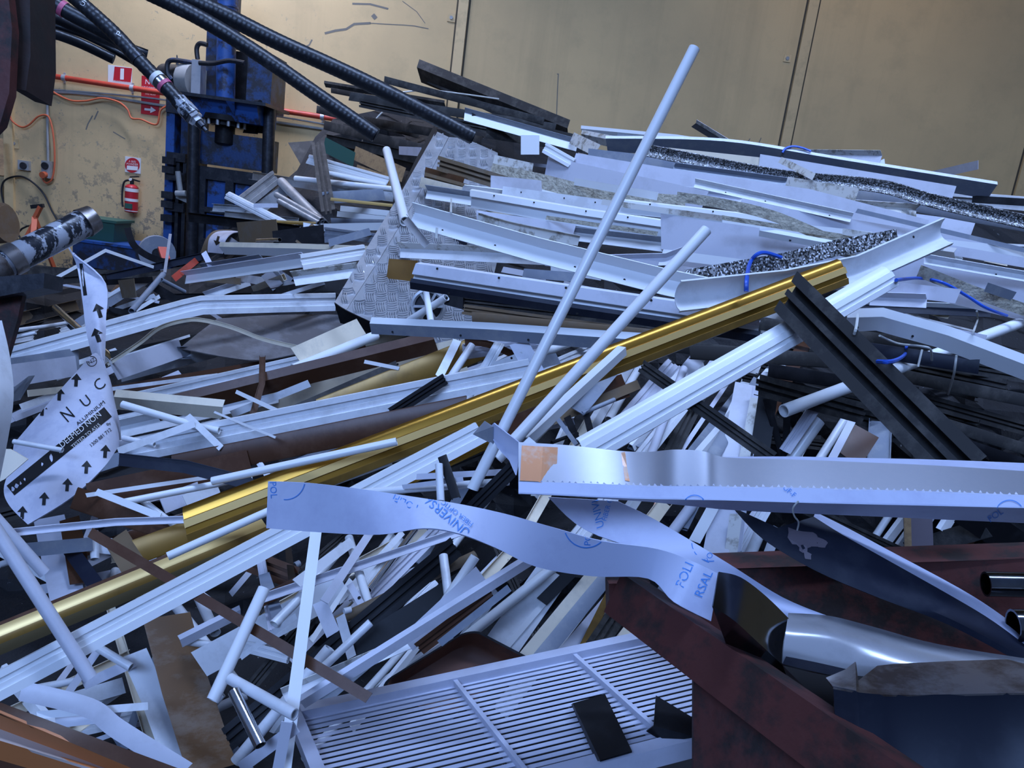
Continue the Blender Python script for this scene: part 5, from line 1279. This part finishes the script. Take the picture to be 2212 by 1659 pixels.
A_ = [(1417, 1502), (1500, 1552), (1505, 1592), (1412, 1568)]; lpiece([(x, y, gz(x, y) - .07 + .03 * (k in (1, 2))) for k, (x, y) in enumerate(A_)], [(1412, 1568, gz(1412, 1568) - .07), (1505, 1592, gz(1505, 1592) - .04), (1436, 1604, gz(1436, 1604) - .02), (1396, 1580, gz(1396, 1580) - .02)], 'black folded metal piece on the grille beside the red skip')
# ---- rusty pan
t = thing('drip_pan', P(980, 1450, 2.0), 'rusty rounded steel pan lying behind the grille', 'pan')
zc = 1.98; C4 = [P(812, 1482, zc), P(1018, 1355, zc + .12), P(1158, 1428, zc + .1), P(955, 1560, zc - .02)]
def bil(u, v): return (C4[0] * (1 - u) + C4[1] * u) * (1 - v) + (C4[3] * (1 - u) + C4[2] * u) * v
nn = (C4[1] - C4[0]).cross(C4[3] - C4[0]).normalized()
if nn.dot(CAM - C4[0]) < 0: nn = -nn
def rrect(s, r, dep, n=6):
    out = []
    for cx, cy, a0 in ((1 - r, 1 - r, 0), (r, 1 - r, 90), (r, r, 180), (1 - r, r, 270)):
        for k in range(n + 1):
            a = math.radians(a0 + 90 * k / n); u = cx + r * math.cos(a); v = cy + r * math.sin(a); out.append(bil(.5 + (u - .5) * s, .5 + (v - .5) * s) - nn * dep)
    return out
rings = [rrect(1, .16, .012), rrect(1.0, .16, 0), rrect(.95, .16, 0), rrect(.93, .16, .006), rrect(.84, .2, .05), rrect(.78, .2, .062), rrect(.4, .2, .064), rrect(.02, .2, .064)]
n = len(rings[0]); vs = sum(rings, []); fs = []
for k in range(len(rings) - 1): fs += [(k * n + j, k * n + (j + 1) % n, (k + 1) * n + (j + 1) % n, (k + 1) * n + j) for j in range(n)]
link('pan_body', vs, fs, 'rust', t, [0] * len(fs), 60); link('pan_rim', rings[0] + rings[1] + rings[2], [(k * n + j, k * n + (j + 1) % n, (k + 1) * n + (j + 1) % n, (k + 1) * n + j) for k in (0, 1) for j in range(n)], 'steel', t, None, 60)
# ---- copper brown profile at the lower left corner
t = thing('copper_profile', P(150, 1650, 1.2), 'copper and dark brown ribbed profile across the lower left corner', 'profile')
LN = [(1517, .37, 1.2), (1540, .42, 1.185), (1575, .37, 1.2), (1600, .30, 1.185), (1642, .29, 1.195), (1700, .27, 1.19)]; RR = [[(x, y + s * x, z) for x in (-90, 150, 420)] for y, s, z in LN]
for k, (nm, mk_) in enumerate((('dark_band', 'B'), ('copper_band', 'copper'), ('pale_band', 'beige'), ('copper_band', 'copper'), ('dark_band', 'B'))): sheet(nm, [mk_], [RR[k], RR[k + 1]], .004, 3, t, lin='row')
# ---- round tape patch on the broad white panel
o = [q for q in bpy.data.objects if q.get('label', '').startswith('broad white panel')][0]
bv = BVHTree.FromPolygons([tuple(v.co + o.location) for v in o.data.vertices], [tuple(f.vertices) for f in o.data.polygons]); mb = MB(); n = 22
mark(mb, bv, [(29 * math.cos(k * 2 * math.pi / n) * (1 + .07 * math.sin(3 * k)), 33 * math.sin(k * 2 * math.pi / n)) for k in range(n)] , [tuple(range(n))], 1097, 1357, 1, -35)
mb.build('tape_patch', 'T', o, smooth=0)
# ---- taped pipe and steel arm at the left
def tape_mat():
    mat('tape', (.02, .022, .028), .25, dirt=(.42, .43, .47), damt=.95, dscale=11, dlo=.50, dhi=.53, stretch=(1, 2.5, 1), vary=.0, bump=.4, bscale=12)
tape_mat()
t = thing('taped_pipe', P(100, 530, 2.5), 'thick pipe wrapped in torn black and silver tape at the left', 'pipe')
a, b = P(-50, 600, 2.35), P(196, 474, 2.6); r = 31 / F * 2.5; d = (b - a).normalized(); mb = MB(); sweep(mb, [a, b], section('t', 2 * r, 0, 0, .012)); mb.build('pipe_body', 'tape', t)
for s, rr in ((.29, 1.10), (.16, 1.14)):
    c = a + (b - a) * s; nW = d.cross((c - CAM).normalized()).cross(d).normalized(); c = c + (c - CAM).normalized() * 0; q0 = c - d * .02; q1 = c + d * .02
    off = (c - CAM).normalized() * r; MB().cyl(q0 + off, q1 + off, r * rr, 20).build('collar', 'rustytin', t)
off = (b - CAM).normalized() * r; MB().cyl(b + off - d * .03, b + off + d * .012, r * 1.08, 20, r2=r * .95).build('tape_end', 'rustytin', t)
t = thing('steel_bracket', P(20, 650, 2.4), 'dark steel arm with a rusty triangular plate at the left edge', 'steel arm')
prism('arm_beam', ['steel'], [(-60, 602), (96, 590), (94, 622), (-60, 652)], 2.35, .1, t); prism('arm_plate', ['oxide'], [(-60, 640), (52, 622), (38, 690), (8, 790), (-60, 860)], 2.4, .02, t)
t = thing('steel_boom', P(20, 150, 2.2), 'rusty red steel boom hanging into the top left corner', 'steel boom')
prism('boom_flange', ['oxidedark'], [(-60, -60), (64, -60), (66, 120), (56, 196), (18, 186), (22, 40), (10, -20)], 2.15, .12, t); prism('boom_plate', ['oxide'], [(-60, -60), (12, -60), (26, 60), (20, 200), (0, 268), (-60, 330)], 2.1, .03, t)
# ---- black hoses hanging from the top left
def hose(pts, wpx, lb, ribbed=True, close=False):
    t = thing('hydraulic_hose', P(*pts[-1]), lb, 'hose', 'black hoses hanging from the top left')
    p = smoothpath([P(*q) for q in pts], 110 if ribbed else 30); L_ = [0.]
    for q0, q1 in zip(p, p[1:]): L_.append(L_[-1] + (q1 - q0).length)
    zm = sum(q[2] for q in pts) / len(pts); r = wpx / F * zm / 2
    rs = [r * (1 + (.014 * math.sin(l / .0030) if ribbed else 0)) for l in L_]
    o = MB().tube(p, rs, 18).build('hose_body', 'rubber', t); return t, p, r
t, p, r = hose([(290, -30, 2.9), (430, 38, 2.95), (560, 118, 3.0), (690, 208, 3.05), (812, 292, 3.1)], 33, 'lower of the two long black ribbed hoses crossing before the wall')
d = (p[-1] - p[-6]).normalized(); MB().cyl(p[-1], p[-1] + d * .004, r * .8, 18).build('hose_bore', 'hole', t)
t, p, r = hose([(355, -25, 3.0), (480, 30, 3.05), (600, 90, 3.1), (800, 182, 3.2), (1022, 296, 3.3)], 35, 'upper of the two long black ribbed hoses, reaching furthest right')
d = (p[-1] - p[-6]).normalized(); MB().cyl(p[-1], p[-1] + d * .004, r * .8, 18).build('hose_bore', 'hole', t)
t, p, r = hose([(120, -40, 2.5), (190, 20, 2.5), (250, 75, 2.5), (310, 140, 2.5), (365, 195, 2.5), (392, 225, 2.5)], 31, 'black hose with banded steel coupling hanging before the red signs')
def on(p, s): return p[min(int(s * (len(p) - 1)), len(p) - 1)]
for s, m_, k in ((.56, 'steel', 1.08), (.70, 'label', 1.1), (.735, 'M', 1.12), (.76, 'pink', 1.1)):
    c = on(p, s); d = (on(p, s + .02) - on(p, s - .02)).normalized(); MB().cyl(c - d * .008, c + d * .008, r * k, 18).build('hose_clamp', m_, t)
e0 = P(385, 217, 2.5); e1 = P(445, 282, 2.5); D_ = e1 - e0
for s0, s1, k0, m_, n_, nm in ((0, .22, 1.12, 'tape', 18, 'ferrule'), (.22, .52, 1.2, 'tape', 18, 'ferrule'), (.46, .62, 1.15, 'M', 6, 'hex_nut'), (.62, .74, .8, 'S', 6, 'hex_nut'), (.72, .9, .55, 'steel', 12, 'nipple'), (.88, 1.02, .3, 'steel', 12, 'nipple')):
    MB().cyl(e0 + D_ * s0, e0 + D_ * s1, r * k0, n_).build(nm, m_, t, smooth=25)
mb = MB(); hb = BVHTree.FromPolygons([tuple(v.co + Vector(bpy.data.objects['hydraulic_hose.002'].location)) for v in bpy.data.objects['hose_body.002'].data.vertices], [tuple(f.vertices) for f in bpy.data.objects['hose_body.002'].data.polygons])
text(mb, hb, 'UR', 182, 5, 14, 58); text(mb, hb, 'P', 258, 74, 18, 60); mb.build('chalk_mark', 'label', t, smooth=0)
t, p, r = hose([(40, -35, 2.7), (100, -4, 2.7), (150, 28, 2.72), (215, 62, 2.75), (270, 95, 2.8)], 32, 'frayed black hose with white and pink bands at the top left', False)
for s, m_ in ((.34, 'label'), (.44, 'pink')):
    c = on(p, s); d = (on(p, s + .02) - on(p, s - .02)).normalized(); MB().cyl(c - d * .008, c + d * .008, r * 1.08, 18).build('hose_band', m_, t)
hose([(30, 55, 2.9), (100, 68, 2.9), (170, 92, 2.95), (246, 128, 3.0)], 22, 'short black hose with a cut end lowest at the top left', False)
hose([(40, 15, 2.85), (120, 40, 2.85), (200, 75, 2.9), (318, 118, 3.0)], 22, 'black hose running behind the frayed hose at the top left', False)
hose([(45, 45, 2.95), (140, 62, 2.95), (215, 92, 3.0), (300, 140, 3.05)], 14, 'thin black hose under the frayed hose at the top left', False)
# ---- wires
def wire(pts, r, m_, lb, z=None, nm='wire_tie'):
    q = [P(x, y, z if z else max(min(zat(x, y), hz(x, y)) - .015, .9)) for x, y in pts]; tag(MB().tube(smoothpath(q, 6), r, 6).build(nm, m_), lb, 'wire', 'wires on the heap')
wire([(828, 207), (880, 198), (930, 195), (1000, 203), (1078, 214)], .008, 'wire', 'white wire tie lying over the top of the dark stack', 8.2)
wire([(805, 268), (818, 250), (846, 224)], .008, 'wire', 'white wire tie upright between the two black hoses', 8.2)
wire([(787, 292), (783, 305), (788, 322), (797, 335), (802, 345)], .009, 'wire', 'white wire tie hanging below the end of the lower hose', 8.1)
wire([(985, 262), (1040, 272), (1100, 282), (1165, 297)], .008, 'wire', 'white wire tie under the sloping white trim', 8.2)
wire([(1012, 266), (1010, 258), (1016, 252)], .007, 'wire', 'short hooked wire beside the end of the sloping white trim', 8.1)
wire([(1690, 330), (1698, 320), (1715, 316), (1735, 320), (1752, 327)], .008, 'bluewire', 'blue wire loop at the back below the middle cover strip', nm='blue_wire')
wire([(1612, 630), (1613, 600), (1620, 568), (1635, 550), (1655, 546), (1688, 556)], .007, 'bluewire', 'blue wire arching over the second stone chip strip', nm='blue_wire')
wire([(1936, 605), (1985, 601), (2035, 610), (2090, 640), (2130, 665), (2175, 682)], .006, 'bluewire', 'blue wire trailing right from the end of the ribbed white rail', nm='blue_wire')
wire([(1896, 781), (1930, 780), (1955, 765), (1958, 748)], .006, 'bluewire', 'blue wire hook below the dented white bar', nm='blue_wire')
wire([(1853, 680), (1850, 705), (1845, 722)], .004, 'wire', 'thin wire tie round the left end of the dented white bar')
wire([(2110, 672), (2112, 690), (2102, 718)], .004, 'wire', 'thin wire tie round the end of the white trim with a dark underside')
wire([(1900, 725), (1940, 742), (1990, 748), (2010, 755), (2013, 778)], .004, 'wire', 'thin wire tie along the underside of the dented white bar')
wire([(2066, 768), (2060, 810), (2048, 852)], .004, 'wire', 'long thin wire hanging over the right dark stack')
wire([(1992, 755), (1983, 792)], .004, 'wire', 'short thin wire hanging under the dented white bar')
wire([(975, 430), (974, 460)], .005, 'wire', 'upright wire below the grey and white bar end'); wire([(944, 492), (942, 515)], .005, 'wire', 'short wire below the diagonal white trim')
# ------------------------------------------------------------------ tidy
for o in bpy.data.objects:
    if '_o' in o: del o['_o']
